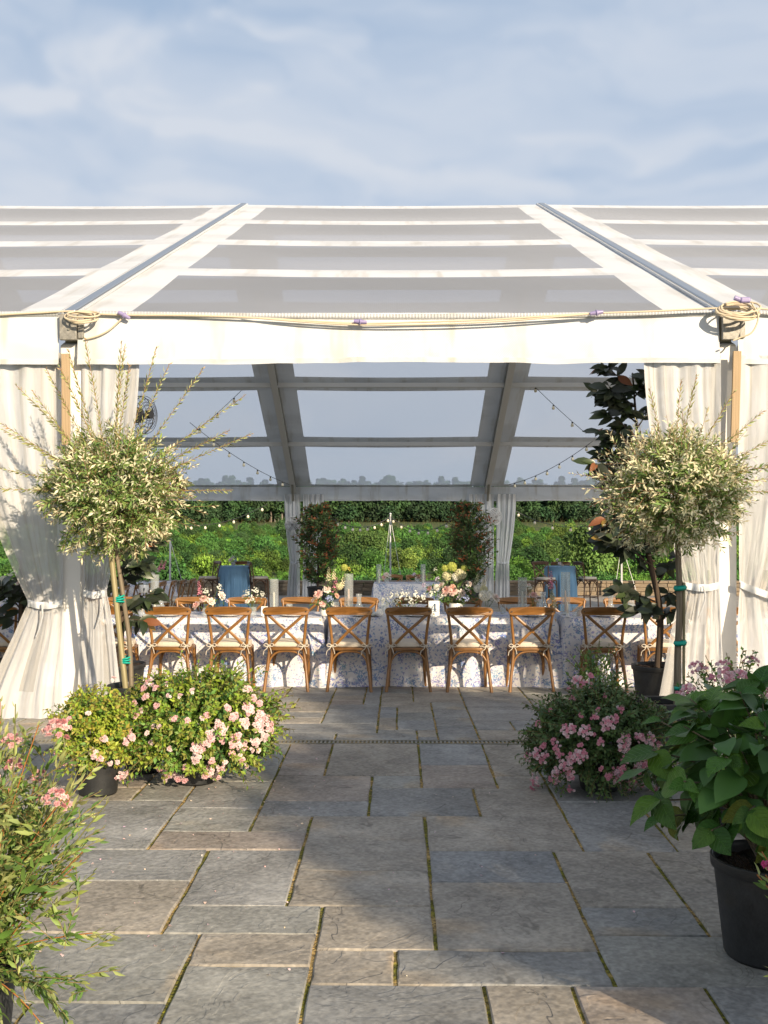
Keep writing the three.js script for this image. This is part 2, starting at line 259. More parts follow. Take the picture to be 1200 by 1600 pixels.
function layStones(group, list, i0, i1, k0, k1, seed, dOf, yOf, sizes) {
  const r = rng(seed), nx = i1 - i0, nk = k1 - k0, occ = new Uint8Array(nx * nk), all = [];
  const put = (a, b, c, d) => { for (let i = a; i < b; i++) for (let k = c; k < d; k++) if (i >= i0 && i < i1 && k >= k0 && k < k1) occ[(i - i0) * nk + k - k0] = 1; all.push([a, b, c, d]); };
  const free = (a, b, c, d) => { for (let i = a; i < b; i++) for (let k = c; k < d; k++) if (i >= i1 || k >= k1 || occ[(i - i0) * nk + k - k0]) return false; return true; };
  for (const s of list) put(...s);
  for (let k = k0; k < k1; k++) for (let i = i0; i < i1; i++) {
    if (occ[(i - i0) * nk + k - k0]) continue;
    let done = false;
    for (let q = 0; q < 24 && !done; q++) { const [w, l] = sizes[Math.floor(r() * sizes.length)]; if (free(i, i + w, k, k + l)) { put(i, i + w, k, k + l); done = true; } }
    if (!done) { let w = 1, l = 1; while (w < 4 && free(i, i + w + 1, k, k + 1)) w++; while (l < 4 && free(i, i + w, k, k + l + 1)) l++; put(i, i + w, k, k + l); }
  }
  for (const [a, b, c, d] of all) {
    const gap = 0.013 + r() * 0.005, gapD = 0.006 + r() * 0.004, w = (b - a) * MOD - gap, l = (dOf(d) - dOf(c)) - gapD, x = X0 + MOD * (a + b) / 2, dd = (dOf(c) + dOf(d)) / 2;
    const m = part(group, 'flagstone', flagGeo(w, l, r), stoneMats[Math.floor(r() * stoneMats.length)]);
    m.position.set(x, yOf(dd) + (r() - 0.5) * 0.003, -dd);
    m.rotation.x = dd > drainDepth ? -Math.atan(0.03) : 0; m.rotation.z = (r() - 0.5) * 0.004;
  }
}
{
  const paving = new THREE.Group(); paving.name = 'paving'; paving.userData.kind = 'structure'; scene.add(paving);
  const known = [[-3, 1, -5, 0], [1, 3, -5, 0], [3, 6, -5, 0], [6, 9, -5, 0], [-6, -3, 1, 3], [-6, -3, -5, 1], [-3, 0, 2, 5], [-3, -1, 0, 2], [-1, 4, 0, 2], [-9, -6, -5, -1], [-13, -9, -5, -1], [-11, -6, -1, 3],
    [-7, -3, 3, 5], [-11, -7, 3, 7], [-11, -7, 7, 10], [-7, -4, 5, 10], [-4, 0, 8, 14], [-4, 0, 5, 8], [0, 4, 7, 10], [0, 4, 2, 7], [0, 5, 10, 14], [4, 7, 5, 10], [4, 7, 3, 5], [4, 9, 0, 3], [7, 10, 8, 10], [7, 10, 3, 8],
    [5, 8, 10, 16], [8, 12, 10, 16], [5, 9, 16, 22], [2, 5, 14, 18], [-2, 2, 14, 18], [3, 5, 18, 20], [3, 6, 22, 25], [3, 5, 20, 22], [0, 3, 18, 22], [0, 3, 22, 25], [-4, 0, 20, 25], [-6, -4, 20, 25], [-6, -2, 16, 20], [-2, 0, 18, 20], [-6, -2, 14, 16],
    [-6, -4, 12, 14], [-9, -4, 10, 12], [-9, -6, 12, 15], [-9, -6, 15, 19], [-9, -6, 19, 25], [-13, -9, 10, 16], [-11, -9, 16, 19], [-14, -11, 16, 18]];
  const sizes = [[3, 2], [4, 3], [3, 4], [4, 5], [5, 3], [2, 3], [4, 2], [3, 5], [6, 3], [2, 2], [4, 4]];
  const drainFront = 8.36, kd = 25, dFront = (k) => (k >= kd ? drainFront : D0 + MOD * k);
  const rows = 26 - 1;
  layStones(paving, known.map(([a, b, c, d]) => [a, b, c, Math.min(d, kd)]), -20, 20, -8, rows, 5, dFront, floorY, sizes);
  const B0 = 8.515, inside = [[-4, 0, 0, 2], [0, 1, 1, 3], [-8, -4, 0, 2], [1, 3, 0, 2], [3, 6, 0, 3], [-1, 1, 3, 6]];
  layStones(paving, inside, -24, 26, 0, 26, 9, (k) => B0 + MOD * k, floorY, sizes);
  // the bed is split at the drain so that it follows both falls
  const bedA = sheet(2, 2, (u, v, q) => q.set(lerp(-5, 5, u), -0.0095, -lerp(1.0, 8.4, v)), (u, v) => [lerp(-5, 5, u), lerp(1, 8.4, v)]);
  const bedB = sheet(2, 2, (u, v, q) => { const d = lerp(8.4, 36.2, v); q.set(lerp(-18, 18, u), floorY(d) - 0.0095, -d); }, (u, v) => [lerp(-18, 18, u), lerp(8.4, 36.2, v)]);
  struct('joint_sand', joinGeos([bedA, bedB]), jointMat);
  // rest of the terrace in the tent, beyond where its flags can be told apart: courses joined together
  const r = rng(77), list = [];
  for (let z = 12.85; z < 36; z += 0.98) for (let x = -16 + r() * 0.6; x < 16;) { const w = 0.49 + Math.floor(r() * 4) * 0.1635; list.push(moved(flagGeo(w - 0.016, 0.965, r), trs(x + w / 2, floorY(z + 0.49), -(z + 0.49), -0.03))); x += w; }
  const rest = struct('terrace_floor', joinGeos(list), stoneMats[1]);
  rest.receiveShadow = true;
}
// ---------------------------------------------------------------- linear drain
{
  const t = thing('drain_channel', 'narrow black slotted drain grate running across the paving before the tent', 'drain grate', [0, 0, -8.437]);
  const W0 = 9.0;
  part(t, 'channel_tray', joinGeos([moved(box(W0, 0.02, 0.13), trs(0, -0.045, 0))]), socketMat);
  part(t, 'rail', joinGeos([moved(box(W0, 0.03, 0.012), trs(0, -0.013, 0.058)), moved(box(W0, 0.03, 0.012), trs(0, -0.013, -0.058))]), rafterMat);
  const bars = []; for (let x = -W0 / 2; x < W0 / 2; x += 0.032) bars.push(moved(box(0.015, 0.02, 0.105), trs(x, -0.012, 0)));
  stuffPart(t, 'grate_bar', joinGeos(bars), rafterMat);
}
// ---------------------------------------------------------------- low stone wall at the end of the terrace
{
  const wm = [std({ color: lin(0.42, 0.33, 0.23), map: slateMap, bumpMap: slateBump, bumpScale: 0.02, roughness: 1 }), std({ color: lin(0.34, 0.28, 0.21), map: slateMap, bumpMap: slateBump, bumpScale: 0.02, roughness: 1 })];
  const t = thing('stone_wall', 'low tan stone wall at the far edge of the terrace before the green field', 'wall', [0, floorY(35.8), -35.8]);
  const r = rng(31);
  part(t, 'wall_core', box(34, 0.36, 0.3), wm[1]).position.y = 0.14;
  let n = 0;
  for (let row = 0; row < 3; row++) for (let x = -12 + (row % 2) * 0.2; x < 12;) { const w = 0.3 + r() * 0.4; if (n++ < 290) { const m = part(t, 'stone', box(w - 0.02, 0.125, 0.36, 0.015), wm[Math.floor(r() * 2)]); m.position.set(x + w / 2, 0.065 + row * 0.135, (r() - 0.5) * 0.03); } x += w; }
  for (let x = -12; x < 12; x += 0.8) { const m = part(t, 'coping', box(0.785, 0.07, 0.44, 0.012), wm[0]); m.position.set(x + 0.4, 0.44, 0); }
}
// ---------------------------------------------------------------- the field of shrubs and the wood beyond
const clump = new THREE.BufferGeometry(); clump.setAttribute('position', new THREE.Float32BufferAttribute([0, 0, 0, -0.29, 0.5, 0.1, 0.29, 0.5, 0.1, 0, 1, -0.12], 3)); clump.setAttribute('uv', new THREE.Float32BufferAttribute([0.5, 0, 0, 0.5, 1, 0.5, 0.5, 1], 2)); clump.setIndex([0, 2, 1, 1, 2, 3]); clump.computeVertexNormals();
function bushGeo(seed, n, h, rad, size, tone, drop = 0.2) {          // foliage of many leaf sprays in an uneven dome
  const r = rng(seed), m = new Mesher(), lobes = [];
  for (let i = 0; i < 11; i++) { const a = r() * 6.28, q = r() * 0.65; lobes.push([Math.cos(a) * rad * q, h * (0.30 + r() * 0.45), Math.sin(a) * rad * q, rad * (0.20 + r() * 0.28), 0.5 + r() * 0.9]); }
  for (let i = 0; i < n; i++) {
    const L = lobes[Math.floor(r() * lobes.length)], th = r() * 6.283, ph = Math.acos(1 - r() * 1.75), k = L[3] * (0.65 + 0.4 * r());
    const dir = V(Math.sin(ph) * Math.cos(th), Math.cos(ph), Math.sin(ph) * Math.sin(th)), pos = V(L[0], L[1], L[2]).addScaledVector(dir, k); if (pos.y < 0.02 * h) pos.y = 0.05 * h * r();
    const up = dir.clone().add(V(r() - 0.5, r() - 0.2, r() - 0.5).multiplyScalar(0.9)), grow = dir.clone().add(V(r() - 0.5, r() - 0.5 - drop, r() - 0.5).multiplyScalar(1.6));
    const b = L[4] * (0.75 + r() * 0.5), y = r() * 0.35; m.add(clump, aim(pos, grow, up, size * (0.6 + r() * 0.8)), [tone[0] * b * (1 + y * 0.5), tone[1] * b, tone[2] * b * (1 - y * 0.3)]);
  }
  return m.build();
}
function stemGeo(h, r0, lean = 0) { return tube([[0, 0, 0], [lean * 0.3, h * 0.35, 0.02], [lean, h * 0.7, 0]], r0, 6, 5, r0 * 0.4); }
{
  const tones = [[0.085, 0.235, 0.036], [0.13, 0.305, 0.04], [0.05, 0.165, 0.034]];
  const near = tones.map((t, i) => { const g = new THREE.Group(); part(g, 'crown', bushGeo(300 + i, 5200, 2.0, 1.3, 0.11, t), farLeafMat); part(g, 'trunk', stemGeo(1.6, 0.06), darkBark); return g; });
  const r = rng(411), spots = [];
  for (let k = 0; k < 900 && spots.length < 90; k++) { const d = 41 + Math.pow(r(), 1.2) * 32, x = (r() * 2 - 1) * (d * 0.37 + 1); if (spots.every((s) => Math.hypot(s[0] - x, s[1] - d) > 1.75)) spots.push([x, d]); }
  spots.forEach(([x, d], i) => {
    const c = near[Math.floor(r() * 3)].clone(); c.name = numbered('field_shrub'); tag(c, 'leafy green shrub growing in the sloping field beyond the terrace wall', 'shrub', 'shrubs at the near side of the field');
    c.position.set(x, groundY(d) - 0.05, -d); c.rotation.y = r() * 6.28; const s = 0.65 + r() * 0.6; c.scale.set(s, s * (0.8 + r() * 0.35), s); scene.add(c);
  });
  // taller young trees standing here and there in the field
  const kinds = [[0.10, 0.20, 0.045, 'rounded mid green'], [0.16, 0.26, 0.05, 'yellow green'], [0.05, 0.12, 0.036, 'dark green']].map(([a, b, c2, w], i) => { const g = new THREE.Group(); part(g, 'crown', bushGeo(340 + i, 5200, 4.4, 1.9, 0.17, [a, b, c2]), farLeafMat); part(g, 'trunk', stemGeo(3, 0.09), darkBark); return [g, w]; });
  const tr = rng(417);
  for (let i = 0; i < 30; i++) {
    const d = 62 + Math.pow(tr(), 1.3) * 150, x = (((i * 0.618) % 1) * 2 - 1) * (d * 0.36 + 1), [g, w] = kinds[Math.floor(tr() * 3)], c = g.clone(); c.name = numbered('field_tree'); tag(c, `${w} young tree rising above the shrubs of the sloping field`, 'tree', `${w} young trees in the field`);
    const s = 0.6 + tr() * 0.5; c.position.set(x, groundY(d) - 0.1, -d); c.rotation.y = tr() * 6.28; c.scale.set(s, s * (0.8 + tr() * 0.4), s); scene.add(c);
  }
  const field = (name, geo, count, dmin, dmax, seed, smin, smax, gap) => {
    const q = rng(seed), list = [], cell = new Map();
    for (let k = 0; k < count * 6 && list.length < count; k++) { const d = Math.sqrt(lerp(dmin * dmin, dmax * dmax, q())), x = (q() * 2 - 1) * (d * 0.42 + 4), id = `${Math.floor(x / gap)},${Math.floor(d / gap)}`; if (cell.has(id)) continue; cell.set(id, 1); if (d > 235 && fbm(x * 0.03, d * 0.03, 5, 2) < 0.6 ) continue; list.push([x, d, smin + q() * (smax - smin), q() * 6.28, 0.5 + q() * 0.9, q()]); }
    const m = new THREE.InstancedMesh(geo, farLeafMat, list.length), col = new THREE.Color();
    list.forEach(([x, d, s, a, b, y], i) => { const band = 0.30 + 1.15 * fbm(x * 0.02, d * 0.06, 19, 3); m.setMatrixAt(i, trs(x, groundY(d) - 0.1, -d, 0, a, 0, s, s * (0.75 + 0.5 * y), s)); col.setRGB(b * band * (0.9 + 0.35 * y), b * band, b * band * 0.95); m.setColorAt(i, col); });
    m.name = numbered(name); m.userData.kind = 'stuff'; m.castShadow = m.receiveShadow = true; scene.add(m); return m;
  };
  const f1 = field('shrub_field', bushGeo(331, 2400, 1.8, 1.15, 0.14, tones[1]), 1500, 58, 250, 421, 0.55, 1.3, 3.4); tag(f1, 'rolling field of light green shrubs beyond the terrace', 'shrubbery');
  const f2 = field('shrub_field', bushGeo(332, 2400, 2.2, 1.1, 0.15, tones[2]), 700, 75, 244, 431, 0.6, 1.6, 4.4); tag(f2, 'darker green shrubs scattered over the field beyond the terrace', 'shrubbery');
  const grass = new THREE.InstancedMesh(leafGeo(1, 0.5, { seg: 1, fold: 0.1, bend: 0.3 }), std({ color: lin(0.20, 0.20, 0.07), roughness: 1, side: THREE.DoubleSide }), 9000), q = rng(55), c = new THREE.Color();
  for (let i = 0; i < 9000; i++) { const d = lerp(225, 300, q()), x = (q() * 2 - 1) * d * 0.42; grass.setMatrixAt(i, trs(x, groundY(d), -d, (q() - 0.5), q() * 6.28, 0, 1.2, 0.7 + q() * 0.7, 1)); const b = 0.7 + q() * 0.6; c.setRGB(b * (0.9 + q() * 0.4), b, b); grass.setColorAt(i, c); }
  grass.name = 'meadow_grass'; grass.userData.kind = 'stuff'; tag(grass, 'strip of dry yellow green grass along the foot of the wood', 'grass'); scene.add(grass);
  // the wood: firs and broadleaved trees
  const fir = new Mesher(), fr = rng(511);
  for (let k = 0; k < 620; k++) { const t = Math.pow(fr(), 0.8), a = fr() * 6.28, y = 1.5 + t * 13.5, rad = (1 - t) * 2.9 + 0.25, rr = rad * (0.35 + 0.6 * fr()), b = 0.6 + fr() * 0.8; fir.add(clump, aim(V(Math.cos(a) * rr, y, Math.sin(a) * rr), V(Math.cos(a), -0.45, Math.sin(a)), V(0, 1, 0.2), 1.3 * (0.6 + 0.7 * fr())), [0.036 * b, 0.085 * b, 0.034 * b]); }
  fir.add(new THREE.CylinderGeometry(0.12, 0.3, 14, 6), trs(0, 7, 0), [0.16, 0.12, 0.09]);
  const broad = bushGeo(521, 900, 12, 4.2, 1.2, [0.055, 0.12, 0.036]); const bm = new Mesher(); bm.add(broad, trs(0, 1.2, 0)); bm.c = Array.from(broad.attributes.color.array); bm.add(new THREE.CylinderGeometry(0.2, 0.35, 8, 6), trs(0, 4, 0), [0.24, 0.2, 0.16]);
  const plant = (name, geo, n, seed, dmin, dmax, smin, smax, label) => {
    const p = rng(seed), m = new THREE.InstancedMesh(geo, farLeafMat, n); for (let i = 0; i < n; i++) { const d = lerp(dmin, dmax, Math.pow(p(), 1.4)), x = (p() * 2 - 1) * d * 0.5, s = lerp(smin, smax, p()); m.setMatrixAt(i, trs(x, groundY(d) - 0.3, -d, 0, p() * 6.28, 0, s, s * (0.85 + p() * 0.35), s)); const b = 0.55 + p() * 0.5; m.setColorAt(i, c.setRGB(b * (0.75 + p() * 0.3), b, b)); }
    m.name = numbered(name); m.userData.kind = 'stuff'; tag(m, label, 'wood'); m.castShadow = true; scene.add(m);
  };
  plant('distant_wood', bushGeo(525, 700, 5, 3.4, 0.9, [0.034, 0.08, 0.03]), 420, 551, 295, 325, 0.7, 1.1, 'dark undergrowth filling the foot of the far-off wood');
  plant('distant_wood', fir.build(), 1000, 531, 298, 350, 0.58, 0.74, 'dark firs of the far-off wood above the field');
  plant('distant_wood', bm.build(), 1000, 541, 297, 345, 0.68, 0.84, 'broadleaved trees of the far-off wood above the field');
}

// ================================================================ THE TENT: clear-roofed clear-span frame tent
const FD = 9.88, RD = 33.8, MID = 21.84, EF = 3.59, ER = 2.70, RIDGE = 8.02;     // eave, ridge depths and heights
const frames = [-14.925, -8.955, -2.985, 2.985, 8.955, 14.925];
const tent = thing('frame_tent', 'large white frame tent with a clear panelled roof and open front', 'tent', [0, 0, -FD], 0.010);
{
  const tz = (d) => FD - d;
  // point on a roof slope: x along the eave, t from eave (0) to ridge (1); s = 0 near slope, 1 far slope
  const roof = (s, x, t, lift, q) => {
    let ub = 0; for (let i = 0; i < 5; i++) if (x >= frames[i] - 1e-6 && x <= frames[i + 1] + 1e-6) ub = (x - frames[i]) / (frames[i + 1] - frames[i]);
    const held = 0.5 - 0.5 * Math.cos((t - 0.227) / 0.2465 * 2 * Math.PI), sag = -Math.sin(Math.PI * clamp(ub)) * (0.03 + 0.05 * held * smooth(0, 0.06, t) * smooth(1, 0.94, t));
    return s ? q.set(x, lerp(ER, RIDGE, t) + sag + lift, tz(lerp(RD, MID, t))) : q.set(x, lerp(EF, RIDGE, t) + sag + lift, tz(lerp(FD, MID, t)));
  };
  const patch = (s, x0, x1, t0, t1, nu, nv, lift = 0) => sheet(nu, nv, (u, v, q) => roof(s, lerp(x0, x1, u), lerp(t0, t1, v), lift, q), (u, v) => [lerp(x0, x1, u) / 2, lerp(t0, t1, v) * 6]);
  const win = [[0.012, 0.203], [0.250, 0.446], [0.498, 0.693], [0.747, 0.952]], band = [[0, 0.012], [0.203, 0.250], [0.446, 0.498], [0.693, 0.747], [0.952, 1]];
  const SIDE = 0.52, TR = 0.055;
  for (let b = 0; b < 5; b++) {
    const xa = frames[b], xb = frames[b + 1];
    for (const s of [0, 1]) {
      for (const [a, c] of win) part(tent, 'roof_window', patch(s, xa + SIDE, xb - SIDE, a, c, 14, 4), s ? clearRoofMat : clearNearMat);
      for (const [a, c] of band) part(tent, 'roof_band', patch(s, xa + SIDE, xb - SIDE, a, c, 14, 2, 0.0), vinylMat);
      part(tent, 'roof_strip', patch(s, xa + TR, xa + SIDE, 0, 1, 2, 24), vinylMat); part(tent, 'roof_strip', patch(s, xb - SIDE, xb - TR, 0, 1, 2, 24), vinylMat);
      for (const t of [0.245, 0.492, 0.738]) { const q = roof(s, xa, t, -0.19, V()); part(tent, 'purlin', moved(box(xb - xa - 0.15, 0.12, 0.10, 0.012), trs((xa + xb) / 2, q.y, q.z)), paintMetal); }
      const e = s ? [ER - 0.10, tz(RD)] : [EF - 0.12, tz(FD) - 0.1];
      part(tent, 'eave_beam', moved(box(xb - xa - 0.15, 0.16, 0.10, 0.012), trs((xa + xb) / 2, e[0], e[1])), paintMetal);
      // valance with a slack hem
      const yt = s ? ER - 0.02 : EF, yb = s ? ER - 0.47 : 3.118, z = s ? tz(RD) + 0.09 : 0.03, g = s ? 0.02 : 0.085, sd = b * 7 + s * 3;
      part(tent, 'valance', sheet(80, 10, (u, v, q) => {
        const x = lerp(xa + g, xb - g, u), w = fbm(x * 1.4 + sd, 1.7, 61, 3) - 0.5, w2 = fbm(x * 5 + sd, v * 2, 67, 2) - 0.5;
        q.set(x, lerp(yt, yb + 0.018 * Math.sin(Math.PI * u) + w * 0.035, v), z + v * 0.03 + v * v * (w * 0.10 + w2 * 0.025));
      }, (u, v) => [lerp(xa, xb, u) / 2, v * 0.3]), vinylMat);
      part(tent, 'valance_hem', sheet(80, 2, (u, v, q) => {
        const x = lerp(xa + g, xb - g, u), w = fbm(x * 1.4 + sd, 1.7, 61, 3) - 0.5, w2 = fbm(x * 5 + sd, 2, 67, 2) - 0.5;
        q.set(x, yb + 0.018 * Math.sin(Math.PI * u) + w * 0.035 + lerp(0.045, -0.002, v), z + 0.034 + w * 0.10 + w2 * 0.025);
      }, (u, v) => [lerp(xa, xb, u) / 2, v * 0.1]), vinylMat);
    }
    part(tent, 'ridge_beam', moved(box(xb - xa - 0.15, 0.16, 0.12, 0.012), trs((xa + xb) / 2, RIDGE - 0.22, tz(MID))), paintMetal);
    // rounded roll at the front eave, over which the roof skin meets the valance
    part(tent, 'eave_roll', tube([[xa + 0.09, EF - 0.005, 0.03], [(xa + xb) / 2, EF - 0.035, 0.03], [xb - 0.09, EF - 0.005, 0.03]], 0.028, 20, 8), vinylMat);
  }
  for (const x of frames) {
    for (const s of [0, 1]) {
      const a = roof(s, x, 0.0, 0, V()), b = roof(s, x, 1, 0, V()), mid = a.clone().add(b).multiplyScalar(0.5), L = a.distanceTo(b), ang = Math.atan2(b.y - a.y, Math.abs(b.z - a.z)) * (s ? -1 : 1);
      part(tent, 'rafter', moved(box(0.13, 0.26, L - 0.05, 0.015), M4().makeTranslation(mid.x, mid.y - 0.15, mid.z).multiply(trs(0, 0, 0, ang))), rafterMat);
      part(tent, 'rafter_flange', joinGeos([moved(box(0.17, 0.03, L - 0.05, 0.008), M4().makeTranslation(mid.x, mid.y - 0.30, mid.z).multiply(trs(0, 0, 0, ang)))]), paintMetal);
      part(tent, 'keder_track', moved(box(0.10, 0.05, L, 0.012), M4().makeTranslation(mid.x, mid.y + 0.012, mid.z).multiply(trs(0, 0, 0, ang))), trackMat);
      for (const o of [-1, 1]) part(tent, 'keder_edge', moved(box(0.028, 0.03, L, 0.01), M4().makeTranslation(mid.x + o * 0.075, mid.y + 0.014, mid.z).multiply(trs(0, 0, 0, ang))), vinylMat);
    }
    const fy = floorY(FD), ry = floorY(RD);
    if (Math.abs(x) < 10) {
      part(tent, 'post', moved(box(0.19, EF - 0.28 - fy, 0.13, 0.012), trs(x, (EF - 0.28 + fy) / 2, -0.09)), postMat);
      part(tent, 'base_plate', moved(box(0.34, 0.02, 0.3, 0.004), trs(x, fy + 0.012, -0.09)), galvMat);
      const br = part(tent, 'eave_bracket', joinGeos([moved(box(0.155, 0.235, 0.05, 0.006), trs(x + 0.01, EF - 0.135, 0.075)), moved(box(0.05, 0.21, 0.05, 0.006), trs(x + 0.118, EF - 0.13, 0.05))]), galvMat);
      part(br, 'bolt', joinGeos([moved(new THREE.CylinderGeometry(0.011, 0.011, 0.012, 8), trs(x + 0.02, EF - 0.16, 0.105, Math.PI / 2))]), rafterMat);
      for (const o of [-0.105, 0.1]) part(tent, 'post_clamp', moved(box(0.055, 0.10, 0.05, 0.004), trs(x + o, EF - 0.41, 0.02)), galvMat);
    }
    part(tent, 'rear_post', moved(box(0.14, ER - 0.05 - ry, 0.16, 0.012), trs(x, (ER - 0.05 + ry) / 2, tz(RD) + 0.02)), paintMetal);
    part(tent, 'knee_brace', moved(box(0.07, 1.25, 0.07, 0.01), M4().makeTranslation(x, ER + 0.05, tz(RD) + 0.75).multiply(trs(0, 0, 0, 0.62))), rafterMat);
  }
  // timber battens strapped to the two front posts
  part(tent, 'wooden_batten', moved(box(0.075, 0.82, 0.028, 0.004), trs(-2.985 - 0.005, 2.80, 0.10, 0, 0, 0.006)), battenMat);
  part(tent, 'wooden_batten', moved(box(0.072, 0.82, 0.028, 0.004), trs(2.985 + 0.045, 2.82, 0.11, 0, 0, -0.03)), battenMat);
}
// ---------------------------------------------------------------- curtains: gathered, tied and flaring to the floor
function curtain(name, label, o) {
  const { top, waist, bottom, z, pleats = 7, amp = 0.05, strips, hemZ = 0, tieZ = 0.06, nu = 96, nv = 64, seed = 1, group } = o;
  const t = thing(name, label, 'curtain', [0, 0, 0], 0, group), fw = (top[2] - waist[2]) / (top[2] - bottom[2]);
  const f = (u, v, q) => {
    let xl, xr, y = lerp(top[2], bottom[2], v), k, a;
    if (v < fw) { k = v / fw; const e = Math.pow(k, 1.7); xl = lerp(top[0], waist[0], e); xr = lerp(top[1], waist[1], e); a = lerp(1, 0.42, smooth(0.3, 1, k)); }
    else { k = (v - fw) / (1 - fw); const e = Math.pow(k, 0.82); xl = lerp(waist[0], bottom[0], e); xr = lerp(waist[1], bottom[1], e); a = lerp(0.42, 1.15, Math.pow(k, 0.7)); }
    const n = fbm(u * 5 + seed, v * 2.2, seed + 3, 3) - 0.5, ph = u * pleats * 6.283 + n * 3.2 + seed, fold = Math.sin(ph) * 0.65 + 0.35 * Math.sin(ph * 2.3 + v * 2 + seed);
    const wrinkle = (fbm(u * 16 + seed, v * 14, seed + 9, 3) - 0.5) * 0.022 * (1 - 0.5 * a + smooth(0.28, 0, Math.abs(v - fw)));
    q.set(lerp(xl, xr, u + 0.012 * Math.sin(ph * 0.5)), y, z + amp * a * fold + wrinkle + hemZ * smooth(fw, 1, v) + n * 0.05 * smooth(fw, 1, v));
    return q;
  };
  const uvf = (u, v) => [u * 1.4, v * 2.2];
  for (const [nm, mat, u0, u1, v0 = 0, v1 = 1] of strips) part(t, nm, sheet(Math.max(6, Math.round(nu * (u1 - u0))), Math.max(6, Math.round(nv * (v1 - v0))), (u, v, q) => f(lerp(u0, u1, u), lerp(v0, v1, v), q), (u, v) => uvf(lerp(u0, u1, u), lerp(v0, v1, v))), mat);
  // tie band round the waist and its hanging end
  const pts = [], q = V(); for (let i = 0; i <= 10; i++) { f(i / 10, fw, q); pts.push([q.x, waist[2] + (o.tieSlope ?? 0) * (i / 10 - 0.5) - 0.02 * Math.sin(Math.PI * i / 10), q.z + tieZ * Math.sin(Math.PI * clamp(i / 10, 0.12, 0.88))]); }
  const cv = new THREE.CatmullRomCurve3(pts.map((p) => V(...p)));
  part(t, 'tie_band', sheet(30, 3, (u, v, p) => { cv.getPoint(u, p); p.y += lerp(0.032, -0.032, v); p.z += 0.006 * Math.sin(v * 3.14); }), vinylMat);
  if (o.tail) part(t, 'tie_end', tube([[o.tail, waist[2], z + 0.09], [o.tail + 0.012, waist[2] - 0.1, z + 0.11], [o.tail - 0.02, waist[2] - 0.22, z + 0.10], [o.tail - 0.05, waist[2] - 0.3, z + 0.10]], 0.009, 16, 5, 0.006), vinylMat);
  return t;
}
{
  const cx = (px) => (px - 622) * FD / FOCAL, cy = (py) => EYE - (py - 808) * FD / FOCAL, zf = -FD + 0.03, fl = floorY(FD) + 0.012;
  curtain('tent_curtain', 'white tied curtain left of the left post, flaring wide with clear strips', { top: [cx(-70), cx(99), 3.2], waist: [cx(44), cx(99), cy(942)], bottom: [cx(-14), cx(112), fl], z: zf - 0.0, pleats: 2.6, amp: 0.034, hemZ: 0.30, seed: 3, tail: cx(70),
    strips: [['clear_film', clearFilmMat, 0, 0.14, 0.12, 0.93], ['curtain_cloth', curtainMat, 0, 0.14, 0, 0.12], ['curtain_hem', curtainMat, 0, 0.62, 0.93, 1], ['curtain_cloth', curtainMat, 0.14, 0.42, 0, 0.93], ['clear_film', clearFilmMat, 0.42, 0.62, 0.72, 0.93], ['curtain_cloth', curtainMat, 0.42, 0.62, 0, 0.72], ['curtain_cloth', curtainMat, 0.62, 1]] });
  curtain('tent_curtain', 'white tied curtain right of the left post, behind the leaning stake', { top: [cx(127), cx(218), 3.2], waist: [cx(131), cx(166), cy(926)], bottom: [cx(126), cx(199), fl], z: zf - 0.02, pleats: 2.2, amp: 0.024, hemZ: 0.12, seed: 8, tail: cx(163),
    strips: [['curtain_cloth', curtainMat, 0, 0.6], ['curtain_cloth', curtainMat, 0.6, 0.78, 0, 0.74], ['clear_film', clearFilmMat, 0.6, 0.78, 0.74, 1], ['curtain_cloth', curtainMat, 0.78, 1]] });
  curtain('tent_curtain', 'white tied curtain left of the right post with a sheer flared edge', { top: [cx(1003), cx(1124), 3.2], waist: [cx(1066), cx(1122), cy(914)], bottom: [cx(1016), cx(1124), fl], z: zf - 0.02, pleats: 3, amp: 0.024, hemZ: 0.1, seed: 14, tail: cx(1092),
    strips: [['curtain_cloth', curtainMat, 0, 0.4, 0, 0.55], ['clear_film', clearFilmMat, 0, 0.4, 0.55, 1], ['curtain_cloth', curtainMat, 0.4, 0.68], ['clear_film', clearFilmMat, 0.68, 0.76, 0.6, 1], ['curtain_cloth', curtainMat, 0.68, 0.76, 0, 0.6], ['curtain_cloth', curtainMat, 0.76, 1]] });
  curtain('tent_curtain', 'white tied curtain right of the right post at the picture edge', { top: [cx(1150), cx(1330), 3.2], waist: [cx(1152), cx(1215), cy(922)], bottom: [cx(1136), cx(1270), fl], z: zf, pleats: 2.4, amp: 0.034, hemZ: 0.2, seed: 21, tieSlope: -0.12,
    strips: [['curtain_cloth', curtainMat, 0, 0.45], ['curtain_cloth', curtainMat, 0.45, 0.62, 0, 0.6], ['clear_film', clearFilmMat, 0.45, 0.62, 0.6, 1], ['curtain_cloth', curtainMat, 0.62, 1]] });
  // rear curtains
  const rx = (px) => (px - 615) * RD / FOCAL, rf = floorY(RD) + 0.02;
  const rear = (a, b, w, c, seed, label) => curtain('rear_curtain', label, { top: [rx(a[0]), rx(a[1]), ER - 0.25], waist: [rx(w[0]), rx(w[1]), 0.35], bottom: [rx(c[0]), rx(c[1]), rf], z: -RD + 0.25, pleats: 4, amp: 0.06, seed, nu: 60, nv: 40, strips: [['curtain_cloth', curtainMat, 0, 1]] });
  rear([438, 463], 0, [447, 463], [442, 462], 31, 'gathered white curtain at the rear left post behind the round white fan');
  rear([468, 500], 0, [468, 492], [466, 492], 35, 'gathered white curtain behind the left red-tipped shrub');
  rear([725, 763], 0, [738, 763], [735, 763], 39, 'gathered white curtain behind the right red-tipped shrub');
  rear([767, 798], 0, [767, 787], [764, 788], 43, 'gathered white curtain at the rear right post beside its fan');
}
